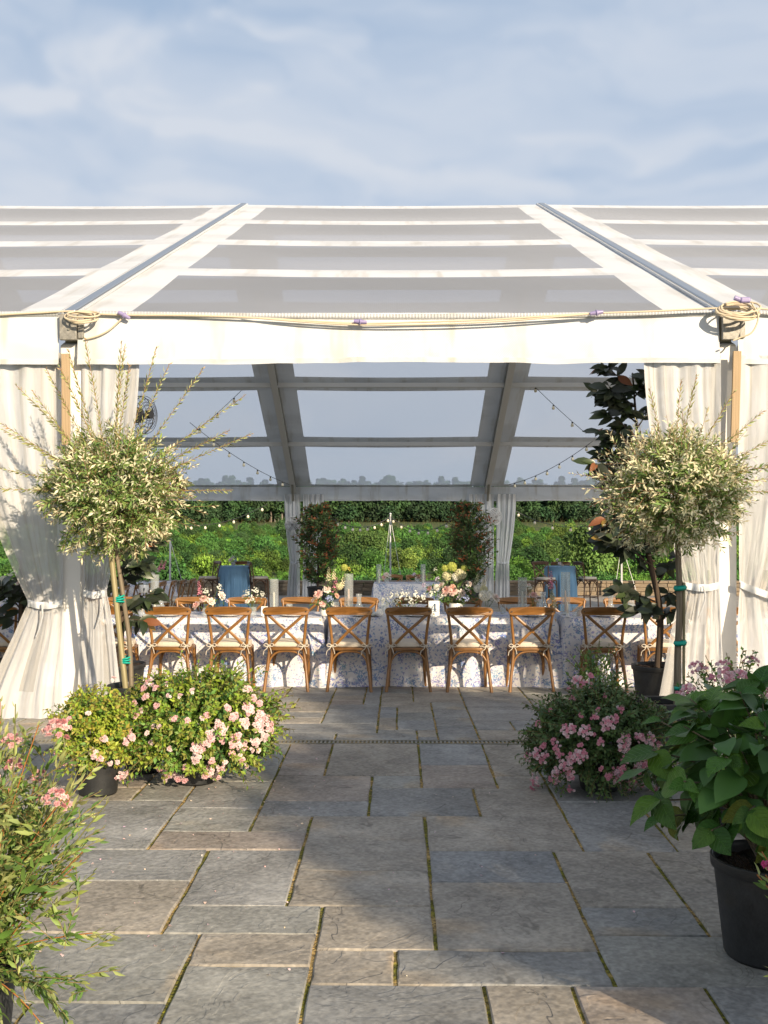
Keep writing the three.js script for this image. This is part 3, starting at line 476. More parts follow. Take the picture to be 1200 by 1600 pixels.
// ---------------------------------------------------------------- cords along the front valance
{
  const z0 = -FD + 0.10, cx = (px) => (px - 622) * (FD - 0.1) / FOCAL, cy = (py) => EYE - (py - 808) * (FD - 0.1) / FOCAL, P = (a) => a.map(([x, y, dz = 0]) => [cx(x), cy(y), z0 + dz]);
  const cable = thing('power_cord', 'long beige power cord running along the tent valance', 'cord');
  part(cable, 'cord_run', tube(P([[-40, 492], [60, 487], [110, 485], [150, 489], [200, 491], [300, 492], [420, 497], [500, 502], [560, 505], [660, 503], [760, 500], [860, 494], [930, 490], [1020, 487], [1106, 483], [1160, 482], [1240, 488]]), 0.0088, 160, 6), cordMat);
  part(cable, 'cord_run', tube(P([[380, 494, -0.01], [440, 500, 0.012], [520, 506, 0.012], [590, 508, 0.012], [680, 507, 0.012], [790, 502, 0.012], [880, 495, 0.012], [925, 491, 0.012]]), 0.008, 90, 6), cordMat);
  part(cable, 'cord_run', tube(P([[130, 529], [150, 524], [168, 515], [182, 503], [192, 493]]), 0.008, 30, 6), cordMat);
  const plug = (x, y, r) => { const g = joinGeos([moved(new THREE.CylinderGeometry(0.022, 0.03, 0.085, 10), trs(-0.04, 0, 0, 0, 0, 1.57)), moved(new THREE.CylinderGeometry(0.03, 0.02, 0.075, 10), trs(0.045, 0, 0, 0, 0, 1.57)), moved(new THREE.TorusGeometry(0.033, 0.009, 6, 12), trs(0, 0, 0, 0, 1.57))]); const m = part(cable, 'plug', g, plugMat); m.scale.setScalar(0.72); m.position.set(cx(x), cy(y), z0 + 0.02); m.rotation.z = r; };
  plug(563, 503, -0.1); plug(931, 490, 0.15); plug(193, 492, -0.5);
  const coil = (name, label, px, py, n, rx, ry, seed) => {
    const t = thing(name, label, 'cord coil'), r = rng(seed), loops = [];
    for (let i = 0; i < n; i++) { const a = rx * (0.75 + r() * 0.35), b = ry * (0.7 + r() * 0.5), ox = (r() - 0.5) * 12, oy = (i / n - 0.4) * ry * 1.3, tl = (r() - 0.5) * 0.3, pts = []; for (let k = 0; k <= 14; k++) { const q = k / 14 * 6.283; pts.push([px + ox + Math.cos(q) * a, py + oy + Math.sin(q) * b + Math.cos(q) * tl * 14, 0.05 + 0.075 * Math.sin(q) + r() * 0.012]); } loops.push(tube(P(pts), 0.0085, 44, 6)); }
    part(t, 'cord_loop', joinGeos(loops), cordMat);
    return t;
  };
  coil('cord_coil', 'small oval coil of beige cord hung over the left post bracket', 130, 496, 4, 25, 9, 71);
  const c2 = coil('cord_coil', 'thick coil of beige cord bundled on the right post bracket', 1147, 488, 9, 30, 10, 73);
  part(c2, 'cord_end', tube(P([[1168, 478, 0.09], [1176, 500, 0.12], [1166, 524, 0.12], [1150, 531, 0.1], [1138, 536, 0.1]]), 0.008, 24, 6), cordMat);
  const pl = part(c2, 'plug', joinGeos([moved(box(0.09, 0.05, 0.06, 0.015), I4), moved(new THREE.CylinderGeometry(0.022, 0.022, 0.07, 8), trs(-0.06, 0.01, 0, 0, 0, 1.2))]), plugMat); pl.position.set(cx(1156), cy(474), z0 + 0.11);
}
// ---------------------------------------------------------------- fans
function fan(name, label, p, R, yaw, mat, mat2, th = 0.009) {
  const t = thing(name, label, 'fan', [p.x, p.y, p.z], yaw), rings = [], spokes = [], blades = [];
  for (let i = 1; i <= 6; i++) rings.push(moved(new THREE.TorusGeometry(R * i / 6, th, 5, 36), trs(0, 0, 0.10 - 0.05 * Math.pow(i / 6, 2))), moved(new THREE.TorusGeometry(R * i / 6, th * 0.6, 5, 36), trs(0, 0, -0.08 + 0.04 * Math.pow(i / 6, 2))));
  rings.push(new THREE.TorusGeometry(R, th * 1.6, 6, 40));
  for (let i = 0; i < 16; i++) { const a = i / 16 * 6.283, c = Math.cos(a), s = Math.sin(a); for (const k of [1, -1]) spokes.push(tube([[c * 0.03, s * 0.03, k * 0.10], [c * R * 0.6, s * R * 0.6, k * 0.085], [c * R, s * R, 0]], th * 0.6, 6, 4)); }
  for (let i = 0; i < 5; i++) blades.push(moved(leafGeo(R * 0.86, R * 0.6, { seg: 3, fold: 0.05, bend: 0.05, w: (q) => 0.4 + 0.6 * q }), M4().makeRotationZ(i / 5 * 6.283).multiply(trs(0, 0.02, 0, 0, 0.45))));
  part(t, 'cage', joinGeos([...rings, ...spokes]), mat); if (mat2 !== mat) part(t, 'blades', joinGeos(blades), mat2);
  part(t, 'motor', moved(new THREE.CylinderGeometry(0.075, 0.085, 0.16, 16), trs(0, 0, -0.1, Math.PI / 2)), mat2); part(t, 'hub', moved(new THREE.CylinderGeometry(0.04, 0.04, 0.05, 14), trs(0, 0, 0.10, Math.PI / 2)), mat2);
  part(t, 'wall_arm', joinGeos([tube([[0, 0, -0.12], [0, 0.12, -0.2], [0, 0.3, -0.22]], 0.016, 8, 6)]), mat); return t;
}
{
  const whiteP = std({ color: lin(0.80, 0.79, 0.77), roughness: 0.4 }), hub = std({ color: lin(0.30, 0.29, 0.28), roughness: 0.45 });
  fan('wall_fan', 'round white fan hung on the rear left tent post', at(458, 820, 32.9), 0.245, -0.15, whiteP, hub);
  fan('wall_fan', 'round white fan hung on the rear right tent post, turned aside', at(772, 807, 32.9), 0.25, 0.55, whiteP, hub);
  const bk = std({ color: lin(0.02, 0.02, 0.022), roughness: 0.4 });
  fan('cage_fan', 'black wire cage fan beside the left curtain, above the pale tree', at(219, 648, 10.4), 0.18, 1.1, bk, bk, 0.0028);
}

// ================================================================ CHAIRS AND TABLES
function chairShapes(sh) {                                          // sh: seat height; everything above the seat is the same on the bar chair
  const k = sh - 0.46, R = (y) => y + k, S = {};
  const rp = (s) => [[s * 0.232, 0, 0.245], [s * 0.205, 0.24 + k * 0.5, 0.205], [s * 0.183, R(0.46), 0.185], [s * 0.196, R(0.64), 0.200], [s * 0.224, R(0.86), 0.248]];
  S.rear = [-1, 1].map((s) => tube(rp(s), 0.0175, 18, 8, 0.015)); S.front = [-1, 1].map((s) => tube([[s * 0.20, 0, -0.205], [s * 0.19, 0.25 + k * 0.5, -0.185], [s * 0.185, R(0.45), -0.175]], 0.017, 10, 8));
  const sh2 = new THREE.Shape(), hw = 0.205, hh = 0.0375, N = 14;
  sh2.moveTo(-hw, -hh); for (let i = 1; i <= N; i++) sh2.lineTo(lerp(-hw, hw, i / N), -hh + 0.008 * Math.sin(Math.PI * i / N)); sh2.absarc(hw, 0, hh, -Math.PI / 2, Math.PI / 2, false); for (let i = 1; i <= N; i++) sh2.lineTo(lerp(hw, -hw, i / N), hh + 0.010 * Math.sin(Math.PI * i / N)); sh2.absarc(-hw, 0, hh, Math.PI / 2, Math.PI * 1.5, false);
  const rail = new THREE.ExtrudeGeometry(sh2, { depth: 0.02, bevelEnabled: true, bevelThickness: 0.005, bevelSize: 0.004, bevelSegments: 2, curveSegments: 8 });
  { const P = rail.attributes.position; for (let i = 0; i < P.count; i++) { const x = P.getX(i); P.setXYZ(i, x, P.getY(i) + R(0.852), P.getZ(i) + 0.243 + 0.035 * (1 - (x / 0.245) ** 2)); } rail.computeVertexNormals(); }
  S.rail = rail;
  S.slat = [-1, 1].map((s) => { const z0 = s > 0 ? 0.262 : 0.250, c = new THREE.CatmullRomCurve3([V(s * 0.212, R(0.836), z0 - 0.004), V(s * 0.10, R(0.735), z0 + 0.004), V(-s * 0.02, R(0.63), z0 - 0.012), V(-s * 0.150, R(0.492), z0 - 0.058)]); const n = V(), tn = V(); return joinGeos([sheet(12, 8, (u, v, q) => { c.getPoint(u, q); c.getTangent(u, tn); n.set(-tn.y, tn.x, 0).normalize(); const a = v * 6.283; q.addScaledVector(n, Math.cos(a) * 0.0155); q.z += Math.sin(a) * 0.007; }, (u, v) => [u * 0.4, v * 0.06])]); });
  const seat = new THREE.Shape(); for (let i = 0; i <= 40; i++) { const a = i / 40 * 6.283, e = (q) => Math.sign(q) * Math.pow(Math.abs(q), 0.55), x = e(Math.cos(a)) * (0.205 - 0.012 * Math.sin(a)), y = e(Math.sin(a)) * 0.205; if (i) seat.lineTo(x, y); else seat.moveTo(x, y); }
  const flat = (depth, bevel, y, sc) => { const g = new THREE.ExtrudeGeometry(seat, { depth, bevelEnabled: true, bevelThickness: bevel, bevelSize: bevel, bevelSegments: 3, curveSegments: 4 }); g.scale(sc, sc, 1); g.rotateX(-Math.PI / 2); g.translate(0, y, -0.005); return g; };
  S.seat = flat(0.02, 0.006, R(0.440), 1.02); S.cushion = flat(0.018, 0.018, R(0.486), 0.90);
  const arc = (pts) => tube(pts, 0.0125, 18, 6);
  S.brace = [arc([[-0.197, R(0.22), 0.20], [-0.178, R(0.33), 0.192], [-0.115, R(0.405), 0.186], [0, R(0.425), 0.184], [0.115, R(0.405), 0.186], [0.178, R(0.33), 0.192], [0.197, R(0.22), 0.20]]), arc([[-0.19, R(0.22), -0.185], [-0.165, R(0.34), -0.18], [-0.1, R(0.41), -0.178], [0.1, R(0.41), -0.178], [0.165, R(0.34), -0.18], [0.19, R(0.22), -0.185]]),
    ...[-1, 1].map((s) => arc([[s * 0.198, R(0.22), 0.2], [s * 0.186, R(0.34), 0.15], [s * 0.18, R(0.415), 0.06], [s * 0.18, R(0.415), -0.06], [s * 0.185, R(0.34), -0.14], [s * 0.19, R(0.22), -0.185]]))];
  if (k > 0.1) S.foot = joinGeos([[-1, 1], [0, 0]].flatMap(() => []).concat([tube([[-0.2, 0.3, -0.195], [0.2, 0.3, -0.195]], 0.012, 4, 6), tube([[-0.21, 0.3, 0.22], [0.21, 0.3, 0.22]], 0.012, 4, 6), ...[-1, 1].map((s) => tube([[s * 0.2, 0.34, -0.195], [s * 0.21, 0.34, 0.22]], 0.012, 4, 6))]));
  S.bow = [-1, 1].map((s) => { const x = s * 0.184, y = R(0.487), z = 0.21; return joinGeos([tube([[x, y, z], [x - 0.03, y + 0.022, z + 0.014], [x - 0.055, y + 0.004, z + 0.01], [x - 0.028, y - 0.01, z + 0.014], [x, y, z]], 0.0052, 14, 5), tube([[x, y, z], [x + 0.03, y + 0.022, z + 0.014], [x + 0.055, y + 0.006, z + 0.01], [x + 0.028, y - 0.01, z + 0.014], [x, y, z]], 0.0052, 14, 5), tube([[x, y, z], [x - 0.025, y - 0.035, z + 0.012], [x - 0.05, y - 0.055, z + 0.008], [x - 0.06, y - 0.1, z + 0.006]], 0.0048, 10, 5), tube([[x, y, z], [x + 0.02, y - 0.04, z + 0.012], [x + 0.03, y - 0.085, z + 0.01]], 0.0048, 10, 5), moved(new THREE.TorusGeometry(0.021, 0.005, 5, 12), trs(x, y, 0.187, Math.PI / 2)), moved(new THREE.SphereGeometry(0.009, 6, 5), trs(x, y, z))]); });
  S.bolts = joinGeos([-1, 1].map((s) => moved(new THREE.CylinderGeometry(0.007, 0.007, 0.006, 8), trs(s * 0.214, R(0.852), 0.284, Math.PI / 2))));
  return S;
}
const lowS = chairShapes(0.46), barS = chairShapes(0.76);
const darkWood = phy({ color: lin(0.20, 0.092, 0.035), map: rep(grainAlong, 1.5, 1.5), roughness: 0.45, clearcoat: 0.3 });
function buildChair(name, S, wood, pad, bows = true) {
  const t = thing(name, '', 'chair');
  S.rear.forEach((g) => part(t, 'rear_leg', g, wood)); S.front.forEach((g) => part(t, 'front_leg', g, wood));
  const rl = part(t, 'top_rail', S.rail, wood); part(rl, 'bolt', S.bolts, socketMat);
  S.slat.forEach((g) => part(t, 'cross_slat', g, wood)); part(t, 'seat', S.seat, wood);
  const c = part(t, 'cushion', S.cushion, pad); if (bows) S.bow.forEach((g) => part(c, 'tie_bow', g, pad));
  S.brace.forEach((g) => part(t, 'bent_brace', g, wood)); if (S.foot) part(t, 'foot_rail', S.foot, wood);
  return t;
}
const chair0 = buildChair('cross_back_chair', lowS, woodMat, cushionMat), bar0 = buildChair('bar_chair', barS, darkWood, cushionMat);
let used0 = false, usedB = false;
function placeChair(x, d, turn, label, group) { const p = [x, floorY(d), -d]; if (!used0) { used0 = true; chair0.position.set(...p); chair0.rotation.y = turn; return tag(chair0, label, 'chair', group); } return copy(chair0, p, turn, label, group); }
function placeBar(x, d, turn, label, group) { const p = [x, floorY(d), -d]; if (!usedB) { usedB = true; bar0.position.set(...p); bar0.rotation.y = turn; return tag(bar0, label, 'bar chair', group); } return copy(bar0, p, turn, label, group); }

const CD = 11.63;                                                   // depth of the front row's seats; their backs stand nearer
{
  const px = [-8, 82, 171, 263.5, 357.5, 447.5, 547, 637, 733.5, 829.5, 945.5, 1038, 1132], jit = rng(91);
  const says = ['honey wooden cross-back chair cut by the left picture edge, outermost of the front row', 'honey wooden cross-back chair behind the wide left curtain', 'honey wooden cross-back chair half hidden by the green taped stake', 'sunlit cross-back chair just right of the green taped stake', 'sunlit cross-back chair above the middle of the left rose bush', 'sunlit cross-back chair above the right edge of the left rose bush',
    'shaded cross-back chair before the dark fold where two cloths meet', 'dappled cross-back chair left of the number four card', 'dark shaded cross-back chair right of the number four card', 'sunlit cross-back chair second to the right of the number card', 'cross-back chair before the right cloth seam, nearest left of the dark-leaved tree', 'cross-back chair behind the trunk of the dark-leaved tree', 'cross-back chair behind the curtain at the right post'];
  px.forEach((p, i) => placeChair((p - 622) * (CD - 0.24) / FOCAL, CD + (jit() - 0.5) * 0.03, (jit() - 0.5) * 0.10, says[i], 'chairs along the near side of the long table'));
  const far = [118, 188, 300, 382, 466, 560, 648, 726, 812, 890, 980, 1050];
  far.forEach((p, i) => placeChair((p - 622) * 13.05 / FOCAL, 13.05, Math.PI + (jit() - 0.5) * 0.1, `wooden chair facing us across the long table, ${ORD[i]} from the left on its far side`, 'chairs along the far side of the long table'));
  for (let i = 0; i < 10; i++) placeChair(-4.98 + 0.065 * i, 17.0 + i * 0.66, Math.PI / 2 + (jit() - 0.5) * 0.1, `wooden chair in the left row running back, ${ORD[i]} from the front`, 'chairs in the left row running back');
  placeChair(at(613, 903, 24.6).x, 25.2, Math.PI, 'wooden chair behind the small blue-patterned head table, left of the pair', 'chairs behind the head table'); placeChair(at(651, 903, 24.6).x, 25.2, Math.PI, 'wooden chair behind the small blue-patterned head table, right of the pair', 'chairs behind the head table');
}
// ---------------------------------------------------------------- tablecloths
const toile = canvasTex(1024, 1024, (g, w, h) => {
  g.fillStyle = '#ebe9ea'; g.fillRect(0, 0, w, h); const r = rng(191);
  const wrap = (x, y, f) => { for (const a of [-w, 0, w]) for (const b of [-h, 0, h]) { g.save(); g.translate(x + a, y + b); f(); g.restore(); } };
  const blue = () => `rgba(${112 + r() * 36},${134 + r() * 32},${184 + r() * 24},${0.6 + r() * 0.35})`;
  const leaf = (x, y, a, L, c) => { g.save(); g.translate(x, y); g.rotate(a); g.fillStyle = c; g.beginPath(); g.moveTo(0, 0); g.quadraticCurveTo(L * 0.5, -L * 0.32, L, 0); g.quadraticCurveTo(L * 0.5, L * 0.32, 0, 0); g.fill(); g.restore(); };
  for (let k = 0; k < 125; k++) {
    const x = r() * w, y = r() * h, a0 = r() * 6.28, R = 34 + r() * 46, dirn = r() < 0.5 ? 1 : -1, c = blue(), sd = Math.floor(r() * 1e6);
    wrap(x, y, () => {
      const q = rng(sd); g.rotate(a0); g.strokeStyle = c; g.lineWidth = 5; g.beginPath(); let px = 0, py = 0;
      for (let i = 0; i <= 40; i++) { const t = i / 40, a = dirn * t * 7.2, rad = R * (1 - t * 0.86), X = Math.cos(a) * rad, Y = Math.sin(a) * rad; if (i) g.lineTo(X, Y); else g.moveTo(X, Y); if (i % 3 === 1) { leaf(X, Y, a + (q() - 0.5) * 1.6 + (q() < 0.5 ? 0 : 3.1), 13 + q() * 20, c); } px = X; py = Y; } g.stroke();
      for (let i = 0; i < 7; i++) leaf(px, py, i / 7 * 6.28, 15 + q() * 7, c); g.fillStyle = '#ebe9ea'; g.beginPath(); g.arc(px, py, 4.5, 0, 6.3); g.fill();
    });
  }
  for (let k = 0; k < 1300; k++) { const x = r() * w, y = r() * h, a = r() * 6.28, L = 8 + r() * 15, c = blue(); wrap(x, y, () => { leaf(0, 0, a, L, c); leaf(0, 0, a + 0.9, L * 0.7, c); leaf(0, 0, a - 0.9, L * 0.7, c); }); }
});
const toileMat = phy({ map: rep(toile, 0.85), bumpMap: rep(fabricBump, 2), bumpScale: 0.008, roughness: 0.9, sheen: 0.2, color: lin(0.86, 0.85, 0.85), side: THREE.DoubleSide });
const velvetMat = phy({ color: lin(0.16, 0.31, 0.46), roughness: 0.7, sheen: 0.6, sheenColor: lin(0.4, 0.55, 0.7), bumpMap: rep(fabricBump, 2), bumpScale: 0.01, side: THREE.DoubleSide });
// cloth over a box: perimeter s, drop v; folds deepen to the hem and gather at the corners
function clothGeo(w, d, h, drop, seed, folds = 1, hem = 0.03) {
  const r = 0.03, per = 2 * (w + d), N = Math.round(per / 0.028), nv = 22;
  const rim = (s, q) => { s = ((s % per) + per) % per; let x, z, nx, nz, c; if (s < w) { x = -w / 2 + s; z = d / 2; nx = 0; nz = 1; c = Math.min(s, w - s); } else if (s < w + d) { x = w / 2; z = d / 2 - (s - w); nx = 1; nz = 0; c = Math.min(s - w, w + d - s); } else if (s < 2 * w + d) { x = w / 2 - (s - w - d); z = -d / 2; nx = 0; nz = -1; c = Math.min(s - w - d, 2 * w + d - s); } else { x = -w / 2; z = -d / 2 + (s - 2 * w - d); nx = -1; nz = 0; c = Math.min(s - 2 * w - d, per - s); } return [x, z, nx, nz, c]; };
  const side = sheet(N, nv, (u, v, q) => {
    const s = u * per, [x, z, nx, nz, c] = rim(s), k = smooth(0, 1, v), cor = Math.exp(-c / 0.10), n = fbm(s * 1.3 + seed, v * 0.8, seed, 3) - 0.5;
    const fold = folds * (0.020 * Math.sin(s * 11 + n * 9 + seed) + 0.012 * Math.sin(s * 25 + n * 14 + seed * 2)) * k * (0.35 + 1.3 * fbm(s * 0.8, 3.3, seed + 5, 2)) + cor * k * (0.10 + 0.03 * Math.sin(s * 60)) * (0.6 + 0.4 * folds);
    const out = fold + 0.012 * k + hem * Math.pow(v, 6) * (0.5 + n * 2), top = r * (1 - Math.cos(Math.min(1, v * 10) * 1.57)) - r;
    q.set(x + nx * (out + top + r * 0.9) + (nz ? cor * k * 0.05 * Math.sign(x) : 0), h - Math.min(v * 10, 1) * 0.012 - (drop - 0.012) * v - 0.008 * n * (v > 0.95 ? 1 : 0), z + nz * (out + top + r * 0.9) + (nx ? cor * k * 0.05 * Math.sign(z) : 0));
  }, (u, v) => [u * per * 0.8, -v * drop * 0.8]);
  const top = sheet(12, 6, (u, v, q) => q.set(lerp(-w / 2, w / 2, u), h + 0.0015 * Math.sin(u * 40) * Math.sin(v * 17), lerp(d / 2, -d / 2, v)), (u, v) => [u * w * 0.8, v * d * 0.8]);
  return joinGeos([side, top]);
}
function dressedTable(name, x, d, w, dep, label, labelC, seed, mat = toileMat, h = 0.755) {
  const t = thing(name, label, 'table', [x, floorY(d), -d]);
  part(t, 'tabletop', moved(box(w, 0.03, dep, 0.006), trs(0, h - 0.025, 0)), std({ color: lin(0.5, 0.36, 0.2), roughness: 0.6 }));
  for (const a of [-1, 1]) for (const b of [-1, 1]) part(t, 'leg', moved(new THREE.CylinderGeometry(0.018, 0.018, h - 0.04, 8), trs(a * (w / 2 - 0.2), (h - 0.04) / 2, b * (dep / 2 - 0.1))), poleMat);
  const c = new THREE.Mesh(clothGeo(w, dep, h, h - 0.012, seed), mat); c.name = numbered('tablecloth'); c.position.copy(t.position); c.castShadow = c.receiveShadow = true; scene.add(tag(c, labelC, 'tablecloth'));
  return t;
}
const TD = 12.28, TDEP = 0.78;                                      // the long table's middle depth and its width
{
  const w = 2.46, xs = [-4.62, -2.075, 0.495, 3.045];
  const w4 = ['the left end beside the wide curtain', 'the left part behind the sunlit chairs', 'the middle behind the number four card', 'the right part behind the dark-leaved tree'];
  xs.forEach((x, i) => dressedTable('banquet_table', x, TD, w, TDEP, `long banquet table under cloth, ${w4[i]}`, `white cloth with blue scrollwork on the long table, ${w4[i]}`, 41 + i * 7));
  dressedTable('head_table', at(637, 910, 24.2).x, 24.2, 1.50, 0.8, 'small head table standing alone in the middle of the tent', 'pale blue-patterned cloth on the head table in the middle of the tent', 83);
  dressedTable('side_table', -5.75, 17.9, 0.8, 2.4, 'side table running back on the left, front section', 'patterned cloth on the front section of the left side table', 87);
  dressedTable('side_table', -5.55, 20.4, 0.8, 2.4, 'side table running back on the left, middle section', 'patterned cloth on the middle section of the left side table', 89);
  dressedTable('side_table', -5.35, 22.9, 0.8, 2.4, 'side table running back on the left, far section', 'patterned cloth on the far section of the left side table', 93);
  const highboy = (px, d, label, lc, seed) => {
    const p = at(px, 900, d), t = thing('bar_table', label, 'bar table', [p.x, floorY(d), -d]);
    part(t, 'tabletop', moved(new THREE.CylinderGeometry(0.375, 0.375, 0.03, 32), trs(0, 1.06, 0)), darkWood); part(t, 'column', moved(new THREE.CylinderGeometry(0.04, 0.04, 1.04, 12), trs(0, 0.53, 0)), poleMat); part(t, 'base', lathe([[0, 0], [0.28, 0], [0.28, 0.02], [0.05, 0.05], [0, 0.05]], 24), poleMat);
    const side = sheet(120, 18, (u, v, q) => { const a = u * 6.283, k = smooth(0.02, 0.5, v), r = 0.385 + k * (0.02 + 0.03 * Math.sin(a * 13 + seed) + 0.015 * Math.sin(a * 29 + seed * 3)) - 0.03 * Math.sin(v * 3.1) + 0.02 * v; q.set(Math.cos(a) * r, 1.082 - v * 1.072, Math.sin(a) * r); }), top = moved(new THREE.CircleGeometry(0.386, 40), trs(0, 1.082, 0, -Math.PI / 2));
    const c = new THREE.Mesh(joinGeos([side, top]), velvetMat); c.name = numbered('velvet_cloth'); c.position.copy(t.position); c.castShadow = c.receiveShadow = true; scene.add(tag(c, lc, 'tablecloth'));
    return p.x;
  };
  const a = highboy(365, 27.3, 'tall round bar table on the left by the terrace wall', 'blue velvet cloth hanging in folds on the left bar table', 2), b = highboy(874, 27.0, 'tall round bar table on the right by the terrace wall', 'blue velvet cloth hanging in folds on the right bar table', 5);
  placeBar(a - 0.62, 27.1, Math.PI / 2 + 0.5, 'dark cross-back bar chair left of the left blue table'); placeBar(a + 0.66, 27.2, -Math.PI / 2 - 0.3, 'dark cross-back bar chair right of the left blue table'); placeBar(a + 0.1, 28.1, Math.PI, 'dark bar chair behind the left blue table, only its rail showing');
  placeBar(b - 0.42, 26.4, -0.45 + Math.PI * 2, 'brown cross-back bar chair at the front left of the right blue table'); placeBar(b + 0.68, 27.0, -Math.PI / 2 - 0.35, 'dark cross-back bar chair right of the right blue table'); placeBar(b + 0.1, 27.8, Math.PI, 'dark bar chair behind the right blue table, only its rail showing');
}

// ================================================================ PLANTS
function nurseryPot(t, rTop, rBot, h, mat = blackPlastic, soilDrop = 0.04) {
  const p = part(t, 'pot', lathe([[0, 0], [rBot * 0.96, 0], [rBot, 0.012], [lerp(rBot, rTop, 0.45), h * 0.5], [rTop * 0.965, h - 0.05], [rTop * 0.975, h - 0.048], [rTop * 1.02, h - 0.042], [rTop * 1.03, h - 0.006], [rTop * 1.015, h], [rTop * 0.985, h - 0.001], [rTop * 0.96, h - 0.02], [rTop * 0.93, h - 0.09]], 40), mat);
  part(t, 'soil', sheet(20, 6, (u, v, q) => { const a = u * 6.283, r = rTop * 0.955 * v; q.set(Math.cos(a) * r, h - soilDrop + 0.012 * Math.sin(a * 3 + v * 5) * (1 - v) + 0.008 * Math.sin(a * 11) * v, Math.sin(a) * r); }), soilMat);
  return p;
}
const willowLeaf = leafGeo(1, 0.30, { seg: 2, fold: 0.3, bend: 0.15 });
function shoot(M, S, base, dir, L, r, { leaf = 0.034, n = 24, green, pale, paleFrom = 0.55, droop = 0.12, stem = [0.30, 0.15, 0.08], lf = willowLeaf, sr = 0.0016, tip, wild = 0.25, face }) {
  const pts = [], d = dir.clone().normalize(), q = base.clone(), k = 7, bendV = V((r() - 0.5) * wild, -droop * (0.5 + r()), (r() - 0.5) * wild);
  for (let i = 0; i <= k; i++) { pts.push(q.clone()); d.addScaledVector(bendV, 1 / k).normalize(); q.addScaledVector(d, L / k); }
  const c = new THREE.CatmullRomCurve3(pts); S.add(new THREE.TubeGeometry(c, 6, sr, 3), I4, stem);
  const side = V(), up = V(), p = V(), tn = V();
  for (let i = 0; i < n; i++) {
    const t = 0.12 + 0.88 * (i + r() * 0.6) / n; c.getPoint(Math.min(1, t), p); c.getTangent(Math.min(1, t), tn);
    const a = i * 2.4 + r(); up.set(0, 1, 0).addScaledVector(tn, -tn.y); if (up.lengthSq() < 0.01) up.set(1, 0, 0); up.normalize(); side.crossVectors(tn, up); const o = up.clone().multiplyScalar(Math.cos(a)).addScaledVector(side, Math.sin(a));
    const ld = tn.clone().multiplyScalar(0.75).addScaledVector(o, 0.75), pl = pale && r() < smooth(paleFrom - 0.25, paleFrom + 0.3, t) * 0.92, b = 0.75 + r() * 0.5, col = pl ? pale : green, tp = tip && t > 0.9 && r() < 0.5;
    M.add(lf, aim(p, ld, face ? o.clone().multiplyScalar(0.45).add(face).add(V((r() - 0.5) * 0.9, 0.3 + (r() - 0.5) * 0.9, (r() - 0.5) * 0.9)) : o.clone().add(V(0, 0.5, 0)), leaf * (0.65 + r() * 0.6) * (t > 0.9 ? 0.7 : 1)), tp ? [tip[0] * b, tip[1] * b, tip[2] * b] : [col[0] * b * (0.92 + r() * 0.2), col[1] * b, col[2] * b]);
  }
}
// pale variegated willow grown as a standard: trunk, stake, tapes, globe of shoots
function willow(label, base, crown, R, o) {
  const t = thing('willow_standard', label, 'tree', [base.x, base.y, base.z]), r = rng(o.seed), C = crown.clone().sub(base), M = new Mesher(), S = new Mesher();
  for (let i = 0; i < o.shoots; i++) {
    const th = r() * 6.283, cz = 1 - 2 * r(), sz = Math.sqrt(1 - cz * cz), dir = V(Math.cos(th) * sz, cz, Math.sin(th) * sz);
    const reach = R * (0.72 + 0.56 * fbm(dir.x * 1.9 + 7, dir.y * 1.9 + dir.z * 1.4 + 5, o.seed, 3)) * (dir.y < -0.35 ? 0.82 : 1) * (0.62 + 0.5 * r()) * (o.shape ? o.shape(dir) : 1), inner = 0.22 + r() * 0.5, base2 = C.clone().addScaledVector(V(dir.x, dir.y * 0.92, dir.z), R * inner);
    const grow = dir.clone().multiplyScalar(0.75).add(V((r() - 0.5) * 1.7, 0.22 + (r() - 0.5) * 1.1, (r() - 0.5) * 1.7));
    shoot(M, S, base2, grow, Math.max(R * 0.24, (reach - R * inner) * 0.92), r, { leaf: o.leaf * (0.75 + r() * 0.4), n: Math.round(o.n * 0.72), wild: 0.5, face: dir, green: r() < 0.5 ? [0.14, 0.24, 0.05] : [0.23, 0.33, 0.085], pale: [0.72, 0.70, 0.46], paleFrom: o.paleFrom + (r() - 0.5) * 0.35, droop: 0.25 });
  }
  for (const [dx, dy, dz, L, sx, sy] of o.whips) shoot(M, S, C.clone().add(V(sx ?? dx * 0.3, sy ?? dy * 0.3, dz * 0.3)), V(dx, dy, dz), L, r, { leaf: o.leaf * 0.85, n: Math.round(L * 80), green: [0.32, 0.34, 0.11], pale: [0.46, 0.50, 0.22], paleFrom: 0.75, droop: 0.04, stem: [0.40, 0.22, 0.12], sr: 0.0026, tip: [0.50, 0.34, 0.16] });
  stuffPart(t, 'foliage', M.build(), leafMat); stuffPart(t, 'shoots', S.build(), twigMat);
  const top = C.clone().add(V(0, -R * 0.45, 0));
  const limbs = []; for (let i = 0; i < 9; i++) { const a = i / 9 * 6.283; limbs.push(tube([[top.x, top.y - 0.06, top.z], [top.x + Math.cos(a) * 0.07, top.y + 0.10, top.z + Math.sin(a) * 0.07], [top.x + Math.cos(a) * R * 0.5, top.y + R * (0.4 + 0.3 * r()), top.z + Math.sin(a) * R * 0.5]], 0.012, 8, 5, 0.004)); }
  part(t, 'limbs', joinGeos(limbs), barkMat);
  return { t, C, top };
}
